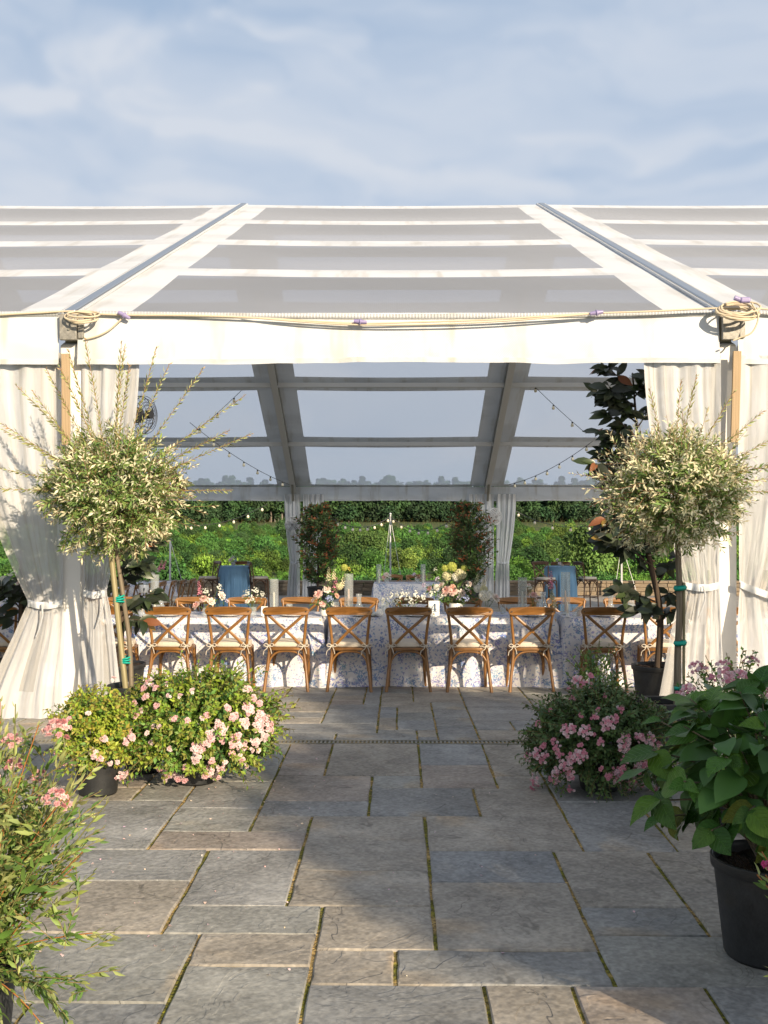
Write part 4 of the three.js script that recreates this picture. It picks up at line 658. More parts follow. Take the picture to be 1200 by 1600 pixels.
{
  const d = 8.95, base = at(206, 1100, d); base.y = 0;
  const w = willow('pale variegated willow tree with leaning taped stake before the left curtain', base, at(174, 772, d), 0.70, { seed: 601, shoots: 1000, n: 24, leaf: 0.056, paleFrom: 0.68, shape: (q) => 1.0 + 0.16 * q.x - 0.10 * Math.abs(q.y) + (q.x > 0.3 && q.y < 0.1 ? 0.14 : 0),
    whips: [[-0.30, 1, 0.1, 0.92], [-0.12, 1, 0.2, 0.98], [0.03, 1, -0.1, 0.96], [0.10, 1, 0.2, 0.95], [0.32, 1, 0.0, 0.95], [-0.6, 0.8, 0.2, 0.74], [-0.45, 1, 0.3, 0.8], [-0.95, 0.6, 0.1, 0.70], [-1, 0.25, 0.2, 0.66],  [0.7, 0.9, 0.1, 0.95], [0.95, 0.75, 0, 1.0], [1, 0.42, 0.1, 0.95], [1, 0.55, 0.2, 0.8], [0.5, 1, 0.3, 0.85], [1, 0.05, 0.1, 0.72], [-0.7, 0.5, 0.4, 0.75], [-0.25, 1, 0.4, 0.8], [-0.9, 0.05, 0.3, 0.74], [0.22, 1, 0.4, 0.8], [-0.8, 0.95, -0.2, 0.9]] });
  const tr = tube([[0.0, 0.25, 0.03], [-0.02, 0.7, 0.02], [-0.08, 1.1, 0.0], [w.top.x, w.top.y + 0.05, w.top.z]], 0.021, 20, 8, 0.017); part(w.t, 'trunk', tr, barkMat);
  const sA = V(-0.03, 0.2, 0.05), sB = V(w.top.x - 0.015, w.top.y - 0.02, w.top.z + 0.045); part(w.t, 'stake', tube([sA, sA.clone().lerp(sB, 0.5), sB], 0.024, 12, 8), bambooMat);
  for (const [k, n] of [[0.26, 3], [0.62, 3], [0.965, 2]]) { const c = sA.clone().lerp(sB, k), rings = []; for (let i = 0; i < n; i++) rings.push(moved(new THREE.TorusGeometry(0.043, 0.0085, 4, 14), trs(c.x + 0.018, c.y + (i - 1) * 0.022, c.z - 0.022, Math.PI / 2 + 0.15 * (i - 1), 0.1 * i))); const m = part(w.t, 'green_tape', joinGeos(rings), tieTapeMat); m.scale.y = 1; }
  part(w.t, 'nursery_tag', moved(box(0.02, 0.11, 0.002), trs(sB.x - 0.06, sB.y - 0.04, sB.z + 0.02, 0, 0, -0.5)), ceramicMat);
  nurseryPot(w.t, 0.20, 0.16, 0.36);
}
{
  const d = 8.35, base = at(1056, 1100, d); base.y = 0;
  const w = willow('dense cream variegated willow tree before the right curtain', base, at(1054, 768, d), 0.62, { seed: 617, shoots: 1000, n: 24, leaf: 0.054, paleFrom: 0.54, shape: (q) => 1.04 + 0.06 * Math.abs(q.x) - 0.06 * Math.max(0, -q.y),
    whips: [[0, 1, 0.1, 0.55], [0.15, 1, 0, 0.62], [-0.3, 1, 0.1, 0.5], [0.9, 0.5, 0, 0.58], [1, 0.15, 0.1, 0.6], [0.75, 0.75, 0.1, 0.58], [1, 0.0, 0.1, 0.56], [0.5, 1, 0.3, 0.52], [0.95, 0.3, 0.4, 0.55]] });
  const trunkP = [[0.0, 0.25, 0], [0.005, 0.7, 0.0], [0.02, 1.05, 0.0], [w.top.x + 0.01, w.top.y + 0.05, w.top.z]]; part(w.t, 'trunk', tube(trunkP, 0.029, 24, 9, 0.021), barkMat);
  part(w.t, 'stake', tube([[0.045, 0.25, 0.02], [0.05, 0.8, 0.01], [0.055, 1.24, 0]], 0.011, 10, 6), bambooMat);
  for (const y of [0.44, 0.78, 1.2]) part(w.t, 'green_tape', moved(new THREE.TorusGeometry(0.043, 0.009, 4, 16), trs(0.022, y, 0.01, Math.PI / 2, 0.12, 0, 1, 1, 2.2)), tieTapeMat);
  part(w.t, 'planter_box', joinGeos([moved(box(0.42, 0.34, 0.03, 0.008), trs(0, 0.17, 0.2)), moved(box(0.42, 0.34, 0.03, 0.008), trs(0, 0.17, -0.2)), moved(box(0.03, 0.34, 0.42, 0.008), trs(0.205, 0.17, 0)), moved(box(0.03, 0.34, 0.42, 0.008), trs(-0.205, 0.17, 0))]), blackPlastic);
  part(w.t, 'soil', moved(box(0.39, 0.26, 0.39), trs(0, 0.15, 0)), soilMat);
}
// ---------------------------------------------------------------- dark glossy-leaved trees in tubs
const glossMat = [[0.020, 0.034, 0.014], [0.032, 0.050, 0.018], [0.022, 0.028, 0.016], [0.045, 0.068, 0.022]].map((c) => phy({ color: lin(...c), roughness: 0.38, clearcoat: 0.3, clearcoatRoughness: 0.35, side: THREE.DoubleSide }));
const rustLeaf = phy({ color: lin(0.22, 0.075, 0.025), roughness: 0.6, transmission: 0.2, thickness: 0, side: THREE.DoubleSide }), goldLeaf = phy({ color: lin(0.42, 0.27, 0.045), roughness: 0.5, transmission: 0.3, thickness: 0, side: THREE.DoubleSide });
const magLeaves = [leafGeo(0.185, 0.082, { seg: 4, fold: 0.25, bend: 0.25, w: (t) => Math.pow(Math.sin(Math.PI * Math.pow(t, 0.95)), 0.75) }), leafGeo(0.155, 0.072, { seg: 4, fold: 0.35, bend: 0.45, w: (t) => Math.pow(Math.sin(Math.PI * Math.pow(t, 0.95)), 0.75) })];
function glossTree(label, base, H0, seed, twigs, lean) {
  const t = thing('glossy_leaved_tree', label, 'tree', [base.x, base.y, base.z]), r = rng(seed), br = [], EX = new Mesher();
  part(t, 'trunk', tube([[0, 0.3, 0], [0.02, 0.9, 0.01], [lean * 0.4, 1.5, 0], [lean, H0, 0]], 0.037, 26, 8, 0.008), darkBark);
  for (let i = 0; i < twigs.length; i++) {
    const [y, dx, dy, dz, L, n] = twigs[i], b = V(lean * smooth(0.9, H0, y), y, 0), dir = V(dx, dy, dz).normalize(), pts = [b, b.clone().addScaledVector(dir, L * 0.5).add(V(0, L * 0.04, 0)), b.clone().addScaledVector(dir, L)], c = new THREE.CatmullRomCurve3(pts); br.push(tube(pts, 0.0095, 8, 5, 0.004));
    for (let k = 0; k < n; k++) {
      const s = k < n * 0.5 ? 0.9 + 0.1 * r() : 0.3 + 0.6 * r(), p = c.getPoint(s), a = k * 2.4 + r(), o = V(Math.cos(a), 0.2 + r() * 0.5 - 0.25, Math.sin(a)).normalize(), ld = dir.clone().multiplyScalar(0.6).add(o).add(V(0, 0.25 - 1.15 * r(), 0)), q = r();
      const m = part(t, 'leaf', magLeaves[k % 2], q < 0.035 ? goldLeaf : q < 0.10 ? rustLeaf : glossMat[Math.floor(r() * 4)]); m.applyMatrix4(aim(p, ld, V((r() - 0.5) * 1.4, 0.45, 0.5 + r() * 0.8), 0.8 + r() * 0.4));
    }
    for (let k = 0; k < 16; k++) { const p = c.getPoint(0.15 + 0.85 * r()), a = r() * 6.28, bb = 0.6 + r() * 0.7; EX.add(magLeaves[k % 2], aim(p, dir.clone().multiplyScalar(0.5).add(V(Math.cos(a), 0.2 - 1.1 * r(), Math.sin(a))), V((r() - 0.5) * 1.4, 0.45, 0.5 + r() * 0.8), 0.7 + r() * 0.4), [0.03 * bb, 0.045 * bb, 0.018 * bb]); }
  }
  stuffPart(t, 'inner_leaves', EX.build(), leafMat); part(t, 'branches', joinGeos(br), darkBark); nurseryPot(t, 0.245, 0.20, 0.38, blackPlastic, 0.025);
  return t;
}
{
  const r = rng(641), tw = [];
  for (let i = 0; i < 26; i++) { const y = 1.15 + i / 26 * 1.95, dx = i % 4 === 0 ? 0.4 : -1, rr = lerp(0.66, 0.36, smooth(1.7, 3.1, y)); tw.push([y, dx, 0.35 + 0.5 * r(), (r() - 0.35) * 1.3, rr * (0.55 + r() * 0.6), 10]); }
  tw.push([0.98, -0.9, 0.25, 0.3, 0.46, 9], [0.92, -0.6, 0.0, 0.4, 0.3, 6], [0.85, 0.9, 0.1, 0.3, 0.26, 6], [1.02, 1, 0.3, 0.2, 0.3, 6]);
  const d = 10.55, b = at(1026, 1098, d); glossTree('tall dark glossy-leaved tree in a black tub inside the right curtain', V(b.x, floorY(d), b.z), 3.2, 643, tw, -0.24);
  const tw2 = []; for (let i = 0; i < 13; i++) { const y = 0.95 + i / 13 * 1.3, a = i * 2.4; tw2.push([y, Math.cos(a) + 0.2, 0.4, Math.sin(a) * 0.8, 0.36, 9]); }
  tw2.push([0.95, 1, 0.15, 0.3, 0.30, 9], [0.8, 1, 0.0, 0.3, 0.26, 8], [1.9, 1, 0.4, 0.1, 0.6, 10]);
  const b2 = at(186, 1098, 10.6); glossTree('glossy-leaved tree mostly hidden behind the left curtain and pale willow', V(b2.x, floorY(10.6), b2.z), 2.4, 647, tw2, 0.05);
  const tw3 = [[0.75, -1, 0.3, 0.3, 0.3, 9], [0.85, 0.8, 0.4, 0.3, 0.28, 9], [0.95, 0.4, 0.7, 0.2, 0.26, 9], [0.9, -0.4, 0.6, 0.4, 0.3, 9], [1.0, 0.9, 0.3, 0.2, 0.3, 9]];
  const b3 = at(28, 1098, 11.0); glossTree('low glossy-leaved tree with yellowed leaves left of the left curtain', V(b3.x, floorY(11.0), b3.z), 1.15, 653, tw3, 0.02);
}
// ---------------------------------------------------------------- red-tipped shrubs at the rear posts
function redShrub(label, px, d, seed, yb, yt) {
  const p = at(px, 900, d), t = thing('red_tipped_shrub', label, 'shrub', [p.x, floorY(d), -d]), r = rng(seed), M = new Mesher(), S = new Mesher(), lo = at(px, yb, d).y - floorY(d), hi = at(px, yt, d).y - floorY(d), lf = leafGeo(1, 0.4, { seg: 2, fold: 0.3, bend: 0.25 });
  for (let i = 0; i < 330; i++) {
    const y = lerp(lo, hi - 0.1, r()), k = (y - lo) / (hi - lo), rad = 0.80 * Math.pow(Math.sin(Math.PI * clamp(0.14 + k * 0.82)), 0.7) * (0.45 + 0.55 * r()), a = r() * 6.283, b = V(Math.cos(a) * rad * 0.35, y - 0.2, Math.sin(a) * rad * 0.35);
    shoot(M, S, b, V(Math.cos(a), 0.7 + r() * 0.6, Math.sin(a)), Math.max(0.22, rad * 0.9), r, { leaf: 0.125, n: 13, face: V(Math.cos(a), 0.4, Math.sin(a)), green: [0.075, 0.15, 0.035], pale: r() < 0.42 ? [0.42, 0.13, 0.035] : [0.15, 0.22, 0.05], paleFrom: 0.7, droop: 0.1, lf, sr: 0.006, stem: [0.14, 0.07, 0.04] });
  }
  stuffPart(t, 'foliage', M.build(), leafMat); stuffPart(t, 'shoots', S.build(), twigMat); part(t, 'trunk', tube([[0, 0.3, 0], [0.02, lo + 0.3, 0], [0, (lo + hi) / 2, 0]], 0.04, 10, 7, 0.02), darkBark); nurseryPot(t, 0.3, 0.24, 0.42);
}
redShrub('red-tipped potted shrub beside the rear left post and its fan', 496, 31.5, 661, 905, 778);
redShrub('red-tipped potted shrub beside the rear right post, left of its fan', 734, 31.5, 667, 900, 776);
// ---------------------------------------------------------------- rose bushes
const petal = leafGeo(1, 0.95, { seg: 2, fold: 0.2, bend: -0.35, w: (t) => Math.pow(Math.sin(Math.PI * (0.12 + 0.76 * t)), 0.6) });
function roseHead(M, m0, size, pink, r, petals = [5, 6, 4]) {
  petals.forEach((n, ring) => { for (let i = 0; i < n; i++) { const a = i / n * 6.283 + ring * 0.5, tilt = [1.25, 0.8, 0.35][ring] + (r() - 0.5) * 0.3, s = size * [0.52, 0.44, 0.3][ring], b = 0.9 + r() * 0.2, f = [0, 0.25, 0.6][ring]; M.add(petal, m0.clone().multiply(M4().makeRotationY(a)).multiply(trs(0, ring * size * 0.05, size * 0.05, tilt)).multiply(M4().makeScale(s, s, s)), [pink[0] * b, lerp(pink[1], pink[1] * 0.72, f) * b, lerp(pink[2], pink[2] * 0.76, f) * b]); } });
}
function clusterGeo(seed, n, spread, size, pinks) { const r = rng(seed), M = new Mesher(); for (let i = 0; i < n; i++) { const a = i * 2.4, q = Math.sqrt((i + 0.3) / n), x = Math.cos(a) * q * spread, z = Math.sin(a) * q * spread, y = spread * 0.75 * (1 - q * q) + (r() - 0.5) * 0.01, c = pinks[Math.floor(r() * pinks.length)]; roseHead(M, trs(x, y, z, z / spread * 0.7 + (r() - 0.5) * 0.4, r() * 6, -x / spread * 0.7 + (r() - 0.5) * 0.4), size * (0.75 + r() * 0.5), c, r); } return M.build(); }
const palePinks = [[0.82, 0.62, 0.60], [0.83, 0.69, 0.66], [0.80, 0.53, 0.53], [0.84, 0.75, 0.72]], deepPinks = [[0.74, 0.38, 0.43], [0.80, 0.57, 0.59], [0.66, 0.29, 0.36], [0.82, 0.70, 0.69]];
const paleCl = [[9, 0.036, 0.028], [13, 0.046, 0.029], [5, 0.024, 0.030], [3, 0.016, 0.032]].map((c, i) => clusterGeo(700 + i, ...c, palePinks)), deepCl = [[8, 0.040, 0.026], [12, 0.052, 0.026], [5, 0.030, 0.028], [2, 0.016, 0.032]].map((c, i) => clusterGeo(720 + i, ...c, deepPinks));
const roseLeaf = leafGeo(1, 0.55, { seg: 2, fold: 0.25, bend: 0.25, w: (t) => Math.pow(Math.sin(Math.PI * Math.pow(t, 0.75)), 0.8) });
// mound of leafy shoots: (dx, dy, dz) radii about a centre above the base; blooms at the given photo spots on its near side
function roseBush(label, px, d, o) {
  const p = at(px, 1200, d), t = thing('rose_bush', label, 'rose bush', [p.x, 0, -d]), r = rng(o.seed), M = new Mesher(), S = new Mesher(), [rx, ry, rz] = o.r, cy = o.cy;
  for (let i = 0; i < o.shoots; i++) {
    const th = r() * 6.283, up = 1 - 1.75 * r(), s = Math.sqrt(Math.max(0, 1 - up * up)), n = V(Math.cos(th) * s, up, Math.sin(th) * s), k = 0.35 + 0.42 * r(), lump = 0.62 + 0.72 * fbm(n.x * 2.2 + 9, n.y * 2.2 + n.z * 1.7 + 5, o.seed, 2);
    const b = V(n.x * rx * k, cy + n.y * ry * k, n.z * rz * k), tip = V(n.x * rx * lump, cy + n.y * ry * lump, n.z * rz * lump), L = b.distanceTo(tip) * (0.85 + 0.35 * r() + (r() < 0.12 ? 0.45 : 0)); if (tip.y < 0.03) continue;
    const g = o.greens[Math.floor(r() * o.greens.length)]; shoot(M, S, b, tip.sub(b).add(V((r() - 0.5) * 0.15, 0.03, (r() - 0.5) * 0.15)), L, r, { leaf: o.leaf ?? 0.040, n: o.n ?? 18, green: g, pale: o.tip, paleFrom: 0.85, droop: 0.22, wild: 0.6, face: n, lf: roseLeaf, sr: 0.0022, stem: [0.18, 0.14, 0.05] });
  }
  stuffPart(t, 'foliage', M.build(), leafMat); stuffPart(t, 'stems', S.build(), twigMat);
  const put = (x, y, dz, k, sc) => { const q = at(x, y, d - dz); q.sub(t.position); const n = V(q.x / rx, (q.y - cy) / ry, q.z / rz).normalize().add(V(0, 0.25, 0.35)).normalize(), m = part(t, 'flower_cluster', o.clusters[k], petalMat); m.applyMatrix4(aim(q, n, V(r() - 0.5, r() - 0.5, 1)).multiply(M4().makeRotationY(r() * 6)).multiply(M4().makeScale(sc * 0.84, sc * 0.84, sc * 0.84))); };
  for (let i = 0; i < (o.extra ?? 0); i++) { const a = r() * 6.283, q = 0.25 + 0.7 * Math.sqrt(r()), ex = Math.cos(a) * q, ey = Math.sin(a) * q; if (cy + ey * ry < 0.06) continue; const w = V(ex * rx, cy + ey * ry, rz * Math.sqrt(1 - q * q) * 0.95 + 0.03).add(t.position), n = V(ex, ey + 0.3, 0.7).normalize(), m = part(t, 'flower_cluster', o.clusters[2 + (i % 2)], petalMat); m.applyMatrix4(aim(w.sub(t.position), n, V(r() - 0.5, r() - 0.5, 1)).multiply(M4().makeRotationY(r() * 6)).multiply(M4().makeScale(0.8, 0.8, 0.8))); }
  for (const [x, y, k, sc = 1] of o.blooms) { const e = clamp(1 - ((x - px) * d / FOCAL / rx) ** 2 - ((at(x, y, d).y - cy) / ry) ** 2); put(x, y, rz * Math.sqrt(e) * 0.9 + 0.04, k, sc); }
  return t;
}
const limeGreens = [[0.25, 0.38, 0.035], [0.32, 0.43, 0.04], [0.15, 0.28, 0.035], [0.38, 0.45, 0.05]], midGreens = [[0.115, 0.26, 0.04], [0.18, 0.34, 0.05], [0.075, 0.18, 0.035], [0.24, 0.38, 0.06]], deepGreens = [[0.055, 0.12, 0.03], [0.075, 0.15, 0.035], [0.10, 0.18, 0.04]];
{
  const r = rng(733), pots = (label, px, py, d, rt, rb, h) => { const p = at(px, py, d), t = thing('plant_pot', label, 'pot', [p.x, 0, -d]); nurseryPot(t, rt, rb, h); return t; };
  const b1 = roseBush('large rose bush of pale pink flower clusters in the left foreground group', 305, 7.15, { extra: 34, seed: 741, r: [0.51, 0.36, 0.38], cy: 0.36, shoots: 1000, greens: midGreens.concat(limeGreens.slice(0, 2)), tip: [0.24, 0.26, 0.04], clusters: paleCl,
    blooms: [[210, 1100, 2], [214, 1118, 2], [238, 1136, 3], [272, 1124, 2], [292, 1128, 2], [330, 1148, 0], [345, 1140, 1], [322, 1160, 0], [362, 1122, 2], [355, 1108, 2], [388, 1108, 1], [402, 1136, 1], [412, 1152, 0], [418, 1128, 1], [398, 1160, 0], [375, 1165, 1], [372, 1185, 0], [362, 1178, 2], [308, 1170, 1], [306, 1185, 0], [262, 1208, 1], [278, 1212, 0], [305, 1222, 1], [325, 1205, 1], [338, 1212, 0], [303, 1232, 2], [250, 1200, 2], [395, 1092, 2], [386, 1078, 0], [404, 1100, 2], [228, 1090, 2], [233, 1068, 0], [224, 1078, 2], [345, 1200, 0], [290, 1200, 2], [236, 1160, 3], [420, 1142, 0], [370, 1150, 2], [340, 1128, 3], [300, 1080, 3], [265, 1170, 3], [382, 1130, 0], [406, 1120, 1], [330, 1190, 2]] });
  nurseryPot(b1, 0.16, 0.13, 0.22);
  const b2 = roseBush('small yellow-green rose bush in a black pot, left of the big pale pink bush', 152, 6.85, { extra: 10, seed: 751, r: [0.27, 0.27, 0.26], cy: 0.38, shoots: 520, greens: limeGreens, tip: [0.34, 0.30, 0.04], leaf: 0.034, clusters: paleCl, blooms: [[146, 1178, 0], [154, 1184, 2], [128, 1216, 0], [165, 1214, 1], [189, 1210, 1], [204, 1152, 2], [108, 1126, 2], [86, 1124, 2], [176, 1062, 3]] });
  nurseryPot(b2, 0.145, 0.12, 0.23);
  pots('black nursery pot in the gap between the two left rose bushes', 222, 1200, 7.45, 0.15, 0.12, 0.30);
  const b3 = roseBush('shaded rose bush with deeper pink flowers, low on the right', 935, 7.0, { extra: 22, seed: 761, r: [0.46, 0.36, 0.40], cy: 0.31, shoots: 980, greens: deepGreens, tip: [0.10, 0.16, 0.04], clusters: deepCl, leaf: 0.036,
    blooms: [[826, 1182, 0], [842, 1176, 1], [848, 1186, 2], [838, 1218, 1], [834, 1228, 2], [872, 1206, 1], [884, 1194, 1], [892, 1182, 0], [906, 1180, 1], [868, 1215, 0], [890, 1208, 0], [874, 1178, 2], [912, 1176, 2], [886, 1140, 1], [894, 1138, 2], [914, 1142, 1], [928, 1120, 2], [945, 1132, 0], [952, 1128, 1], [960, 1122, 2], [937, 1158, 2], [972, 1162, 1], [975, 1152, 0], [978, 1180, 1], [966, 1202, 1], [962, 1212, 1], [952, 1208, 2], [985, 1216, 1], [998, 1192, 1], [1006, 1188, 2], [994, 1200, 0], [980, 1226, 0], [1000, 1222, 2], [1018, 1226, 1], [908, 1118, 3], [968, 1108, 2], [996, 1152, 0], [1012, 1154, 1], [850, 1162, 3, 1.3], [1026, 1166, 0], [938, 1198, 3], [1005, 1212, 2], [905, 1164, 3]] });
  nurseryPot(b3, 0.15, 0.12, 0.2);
  const b4 = roseBush('wispy rose bush with pink buds rising behind the shaded one', 930, 7.5, { seed: 771, r: [0.20, 0.44, 0.2], cy: 0.42, shoots: 130, greens: midGreens, tip: [0.18, 0.22, 0.05], clusters: deepCl, leaf: 0.034, n: 11, blooms: [[902, 1064, 1], [892, 1076, 0, 0.8], [924, 1056, 3, 1.3], [912, 1068, 2], [924, 1072, 2], [890, 1102, 0, 0.8], [892, 1110, 2], [966, 1096, 2], [1000, 1100, 0]] });
  nurseryPot(b4, 0.14, 0.12, 0.22);
  const b5 = roseBush('rose bush with tall pink clusters behind the broad-leaved shrub at right', 1150, 6.2, { extra: 8, seed: 781, r: [0.42, 0.42, 0.3], cy: 0.48, shoots: 300, greens: midGreens, tip: [0.3, 0.24, 0.08], clusters: deepCl, leaf: 0.032, n: 14, blooms: [[1086, 1042, 1], [1094, 1048, 0], [1128, 1040, 1], [1130, 1052, 1], [1136, 1062, 0], [1142, 1068, 2], [1074, 1078, 1], [1154, 1056, 1], [1172, 1034, 1], [1172, 1062, 0], [1196, 1058, 1], [1160, 1058, 2], [1110, 1060, 2], [1190, 1080, 0], [1060, 1088, 0]] });
  nurseryPot(b5, 0.17, 0.14, 0.26);
}
// ---------------------------------------------------------------- broad-leaved shrub in a black pot at the right
const veinBump = canvasTex(256, 256, (g, w, h) => { g.fillStyle = '#999'; g.fillRect(0, 0, w, h); g.strokeStyle = '#333'; g.lineWidth = 5; g.beginPath(); g.moveTo(w / 2, 0); g.lineTo(w / 2, h); g.stroke(); g.lineWidth = 3; for (let i = 0; i < 8; i++) for (const s of [-1, 1]) { g.beginPath(); g.moveTo(w / 2, h - i * 34 - 6); g.quadraticCurveTo(w / 2 + s * 50, h - i * 34 - 26, w / 2 + s * 110, h - i * 34 - 76); g.stroke(); } }, false);
const veinMap = canvasTex(256, 256, (g, w, h) => { const r = rng(805); g.fillStyle = '#d2d6cc'; g.fillRect(0, 0, w, h); for (let i = 0; i < 260; i++) { g.fillStyle = `rgba(${r() < 0.5 ? '120,130,90' : '235,240,215'},${0.05 + r() * 0.12})`; g.beginPath(); g.arc(r() * w, r() * h, 4 + r() * 16, 0, 7); g.fill(); } for (let i = 0; i < 5; i++) { g.fillStyle = 'rgba(120,90,40,0.5)'; g.beginPath(); g.arc(r() * w, r() * h, 1.5 + r() * 3, 0, 7); g.fill(); } g.strokeStyle = '#ffffe8'; g.lineWidth = 5; g.beginPath(); g.moveTo(w / 2, 0); g.lineTo(w / 2, h); g.stroke(); g.lineWidth = 2.2; for (let i = 0; i < 8; i++) for (const s of [-1, 1]) { g.beginPath(); g.moveTo(w / 2, h - i * 34 - 6); g.quadraticCurveTo(w / 2 + s * 50, h - i * 34 - 26, w / 2 + s * 110, h - i * 34 - 76); g.stroke(); } });
const broadMats = [[0.085, 0.24, 0.03], [0.12, 0.29, 0.04], [0.06, 0.17, 0.028], [0.17, 0.35, 0.05], [0.10, 0.22, 0.045], [0.15, 0.30, 0.032]].map((c) => phy({ color: lin(...c), roughness: 0.55, specularIntensity: 0.45, map: veinMap, bumpMap: veinBump, bumpScale: 0.004, transmission: 0.3, thickness: 0, side: THREE.DoubleSide })), limeLeaf = phy({ color: lin(0.24, 0.27, 0.03), roughness: 0.55, specularIntensity: 0.45, map: veinMap, bumpMap: veinBump, bumpScale: 0.004, transmission: 0.3, thickness: 0, side: THREE.DoubleSide });
{
  const ov = (t) => Math.pow(Math.sin(Math.PI * Math.pow(t, 0.72)), 0.72) * (t > 0.8 ? lerp(1, 0.62, (t - 0.8) / 0.2) : 1), lv = [leafGeo(0.135, 0.098, { seg: 7, fold: 0.22, bend: 0.3, w: ov, wave: 0.02 }), leafGeo(0.115, 0.082, { seg: 7, fold: 0.36, bend: 0.5, w: ov, wave: 0.03 }), leafGeo(0.125, 0.095, { seg: 7, fold: 0.12, bend: 0.15, w: ov, wave: 0.03 })];
  const d = 4.36, p = at(1200, 1400, d), t = thing('broad_leaved_shrub', 'broad green-leaved shrub in a black pot at the right edge', 'shrub', [p.x, 0, -d]), r = rng(801), br = [];
  nurseryPot(t, 0.225, 0.18, 0.39);
  for (let i = 0; i < 42; i++) {
    const th = i * 2.4, up = lerp(1.0, -0.62, Math.pow(i / 41, 0.9)), s = Math.sqrt(1 - Math.min(1, up * up)), tip = V(Math.cos(th) * s * 0.45 - 0.04, 0.72 + up * 0.36, Math.sin(th) * s * 0.44), a = V((r() - 0.5) * 0.06, 0.35, (r() - 0.5) * 0.06), mid = V(tip.x * 0.45, lerp(0.4, tip.y, 0.62) + 0.06, tip.z * 0.45); br.push(tube([a, mid, tip], 0.008, 10, 5, 0.003)); const c = new THREE.CatmullRomCurve3([a, mid, tip]);
    for (let k = 0; k < 7; k++) { const q = k < 3 ? 0.9 + 0.1 * r() : 0.5 + 0.42 * r(), w = c.getPoint(q), o = V(w.x, (w.y - 0.72) * 1.1, w.z).normalize(), aa = k * 2.4 + r(), ld = V(Math.cos(aa), 0.05 - 0.75 * r(), Math.sin(aa)).addScaledVector(o, 0.9), m = part(t, 'leaf', lv[(i + k) % 3], r() < 0.05 ? limeLeaf : broadMats[Math.floor(r() * 6)]); m.applyMatrix4(aim(w, ld, o.clone().multiplyScalar(0.9).add(V(0, 0.55, 0.25)).add(V((r() - 0.5) * 0.6, 0, (r() - 0.5) * 0.6)), 0.55 + r() * 0.8)); }
  }
  { const EX = new Mesher(); for (let i = 0; i < 150; i++) { const u = V(r() - 0.5, r() - 0.5, r() - 0.5).normalize(), k = 0.35 + 0.4 * r(), w = V(u.x * 0.40 - 0.03, 0.80 + u.y * 0.30, u.z * 0.40).multiplyScalar(1).lerp(V(-0.02, 0.72, 0), 1 - k - 0.15), b = 0.7 + r() * 0.6; EX.add(lv[i % 3], aim(w, u.clone().add(V(r() - 0.5, -0.6 * r(), r() - 0.5)), u.clone().add(V(0, 0.6, 0.2)), 0.6 + r() * 0.6), [0.06 * b, 0.16 * b, 0.024 * b]); } stuffPart(t, 'inner_leaves', EX.build(), leafMat); }
  part(t, 'branches', joinGeos(br), barkMat);
}
// ---------------------------------------------------------------- flowering shrub of slender stems at the lower left, and a scrap of another at the lower right
function slenderShrub(label, base, o) {
  const t = thing('flowering_shrub', label, 'shrub', [base.x, 0, base.z]), r = rng(o.seed), M = new Mesher(), S = new Mesher(), lf = leafGeo(1, 0.31, { seg: 3, fold: 0.3, bend: 0.35 });
  const stem = (b, dir, L, n, leaf, droop, bloom) => {
    const red = r() < 0.28; shoot(M, S, b, dir, L, r, { leaf, n, green: r() < 0.55 ? [0.13, 0.24, 0.04] : [0.24, 0.32, 0.07], pale: [0.36, 0.40, 0.15], paleFrom: 0.8, droop, lf, sr: 0.0022, wild: 0.7, stem: red ? [0.42, 0.16, 0.045] : [0.22, 0.22, 0.07] });
    if (n > 14 && L > 0.3) for (let k = 0; k < 3; k++) { const u = 0.3 + 0.6 * r(), b3 = b.clone().addScaledVector(dir.clone().normalize(), L * u); b3.y -= droop * L * u * u * 0.5; const a = r() * 6.283; shoot(M, S, b3, dir.clone().normalize().multiplyScalar(0.5).add(V(Math.cos(a) * 0.8, 0.2, Math.sin(a) * 0.8)), 0.09 + r() * 0.13, r, { leaf: leaf * 0.85, n: 11, green: r() < 0.6 ? [0.10, 0.20, 0.035] : [0.22, 0.30, 0.065], pale: [0.30, 0.36, 0.12], paleFrom: 0.7, droop: 0.2, lf, sr: 0.0014, wild: 0.5, stem: [0.28, 0.20, 0.07] }); }
    if (bloom) { const e = b.clone().addScaledVector(dir.clone().normalize(), L * 0.98); e.y -= droop * L * 0.3; const m = part(t, 'flower_cluster', o.clusters[Math.floor(r() * 3)], petalMat); m.applyMatrix4(aim(e, V(dir.x * 0.3, 1, 0.5), V(1, 0, 0), 0.8 + r() * 0.4)); }
  };
  for (let i = 0; i < o.n; i++) { const a = r() * 6.283, sp = Math.sqrt(r()), dir = V(Math.cos(a) * sp * o.spread + (r() - 0.5) * 0.2, 1, Math.sin(a) * sp * o.spread + (r() - 0.5) * 0.2), L = o.h * (0.55 + 0.45 * r()) / Math.sqrt(1 + sp * sp * o.spread * o.spread) ; stem(V(Math.cos(a) * sp * 0.10, 0.32, Math.sin(a) * sp * 0.10), dir, L * 1.12, Math.round(L * 40), 0.044 * (0.7 + r() * 0.6), 0.16, L > o.h * 0.62 && r() < 0.42); }
  for (const [dx, dy, dz, L, y, dr] of o.arms) { stem(V(dx * 0.08, y, dz * 0.08), V(dx, dy, dz), L, Math.round(L * 75), 0.045, dr, false); }
  stuffPart(t, 'foliage', M.build(), leafMat); stuffPart(t, 'stems', S.build(), twigMat); nurseryPot(t, o.pot, o.pot * 0.82, 0.36);
  return t;
}
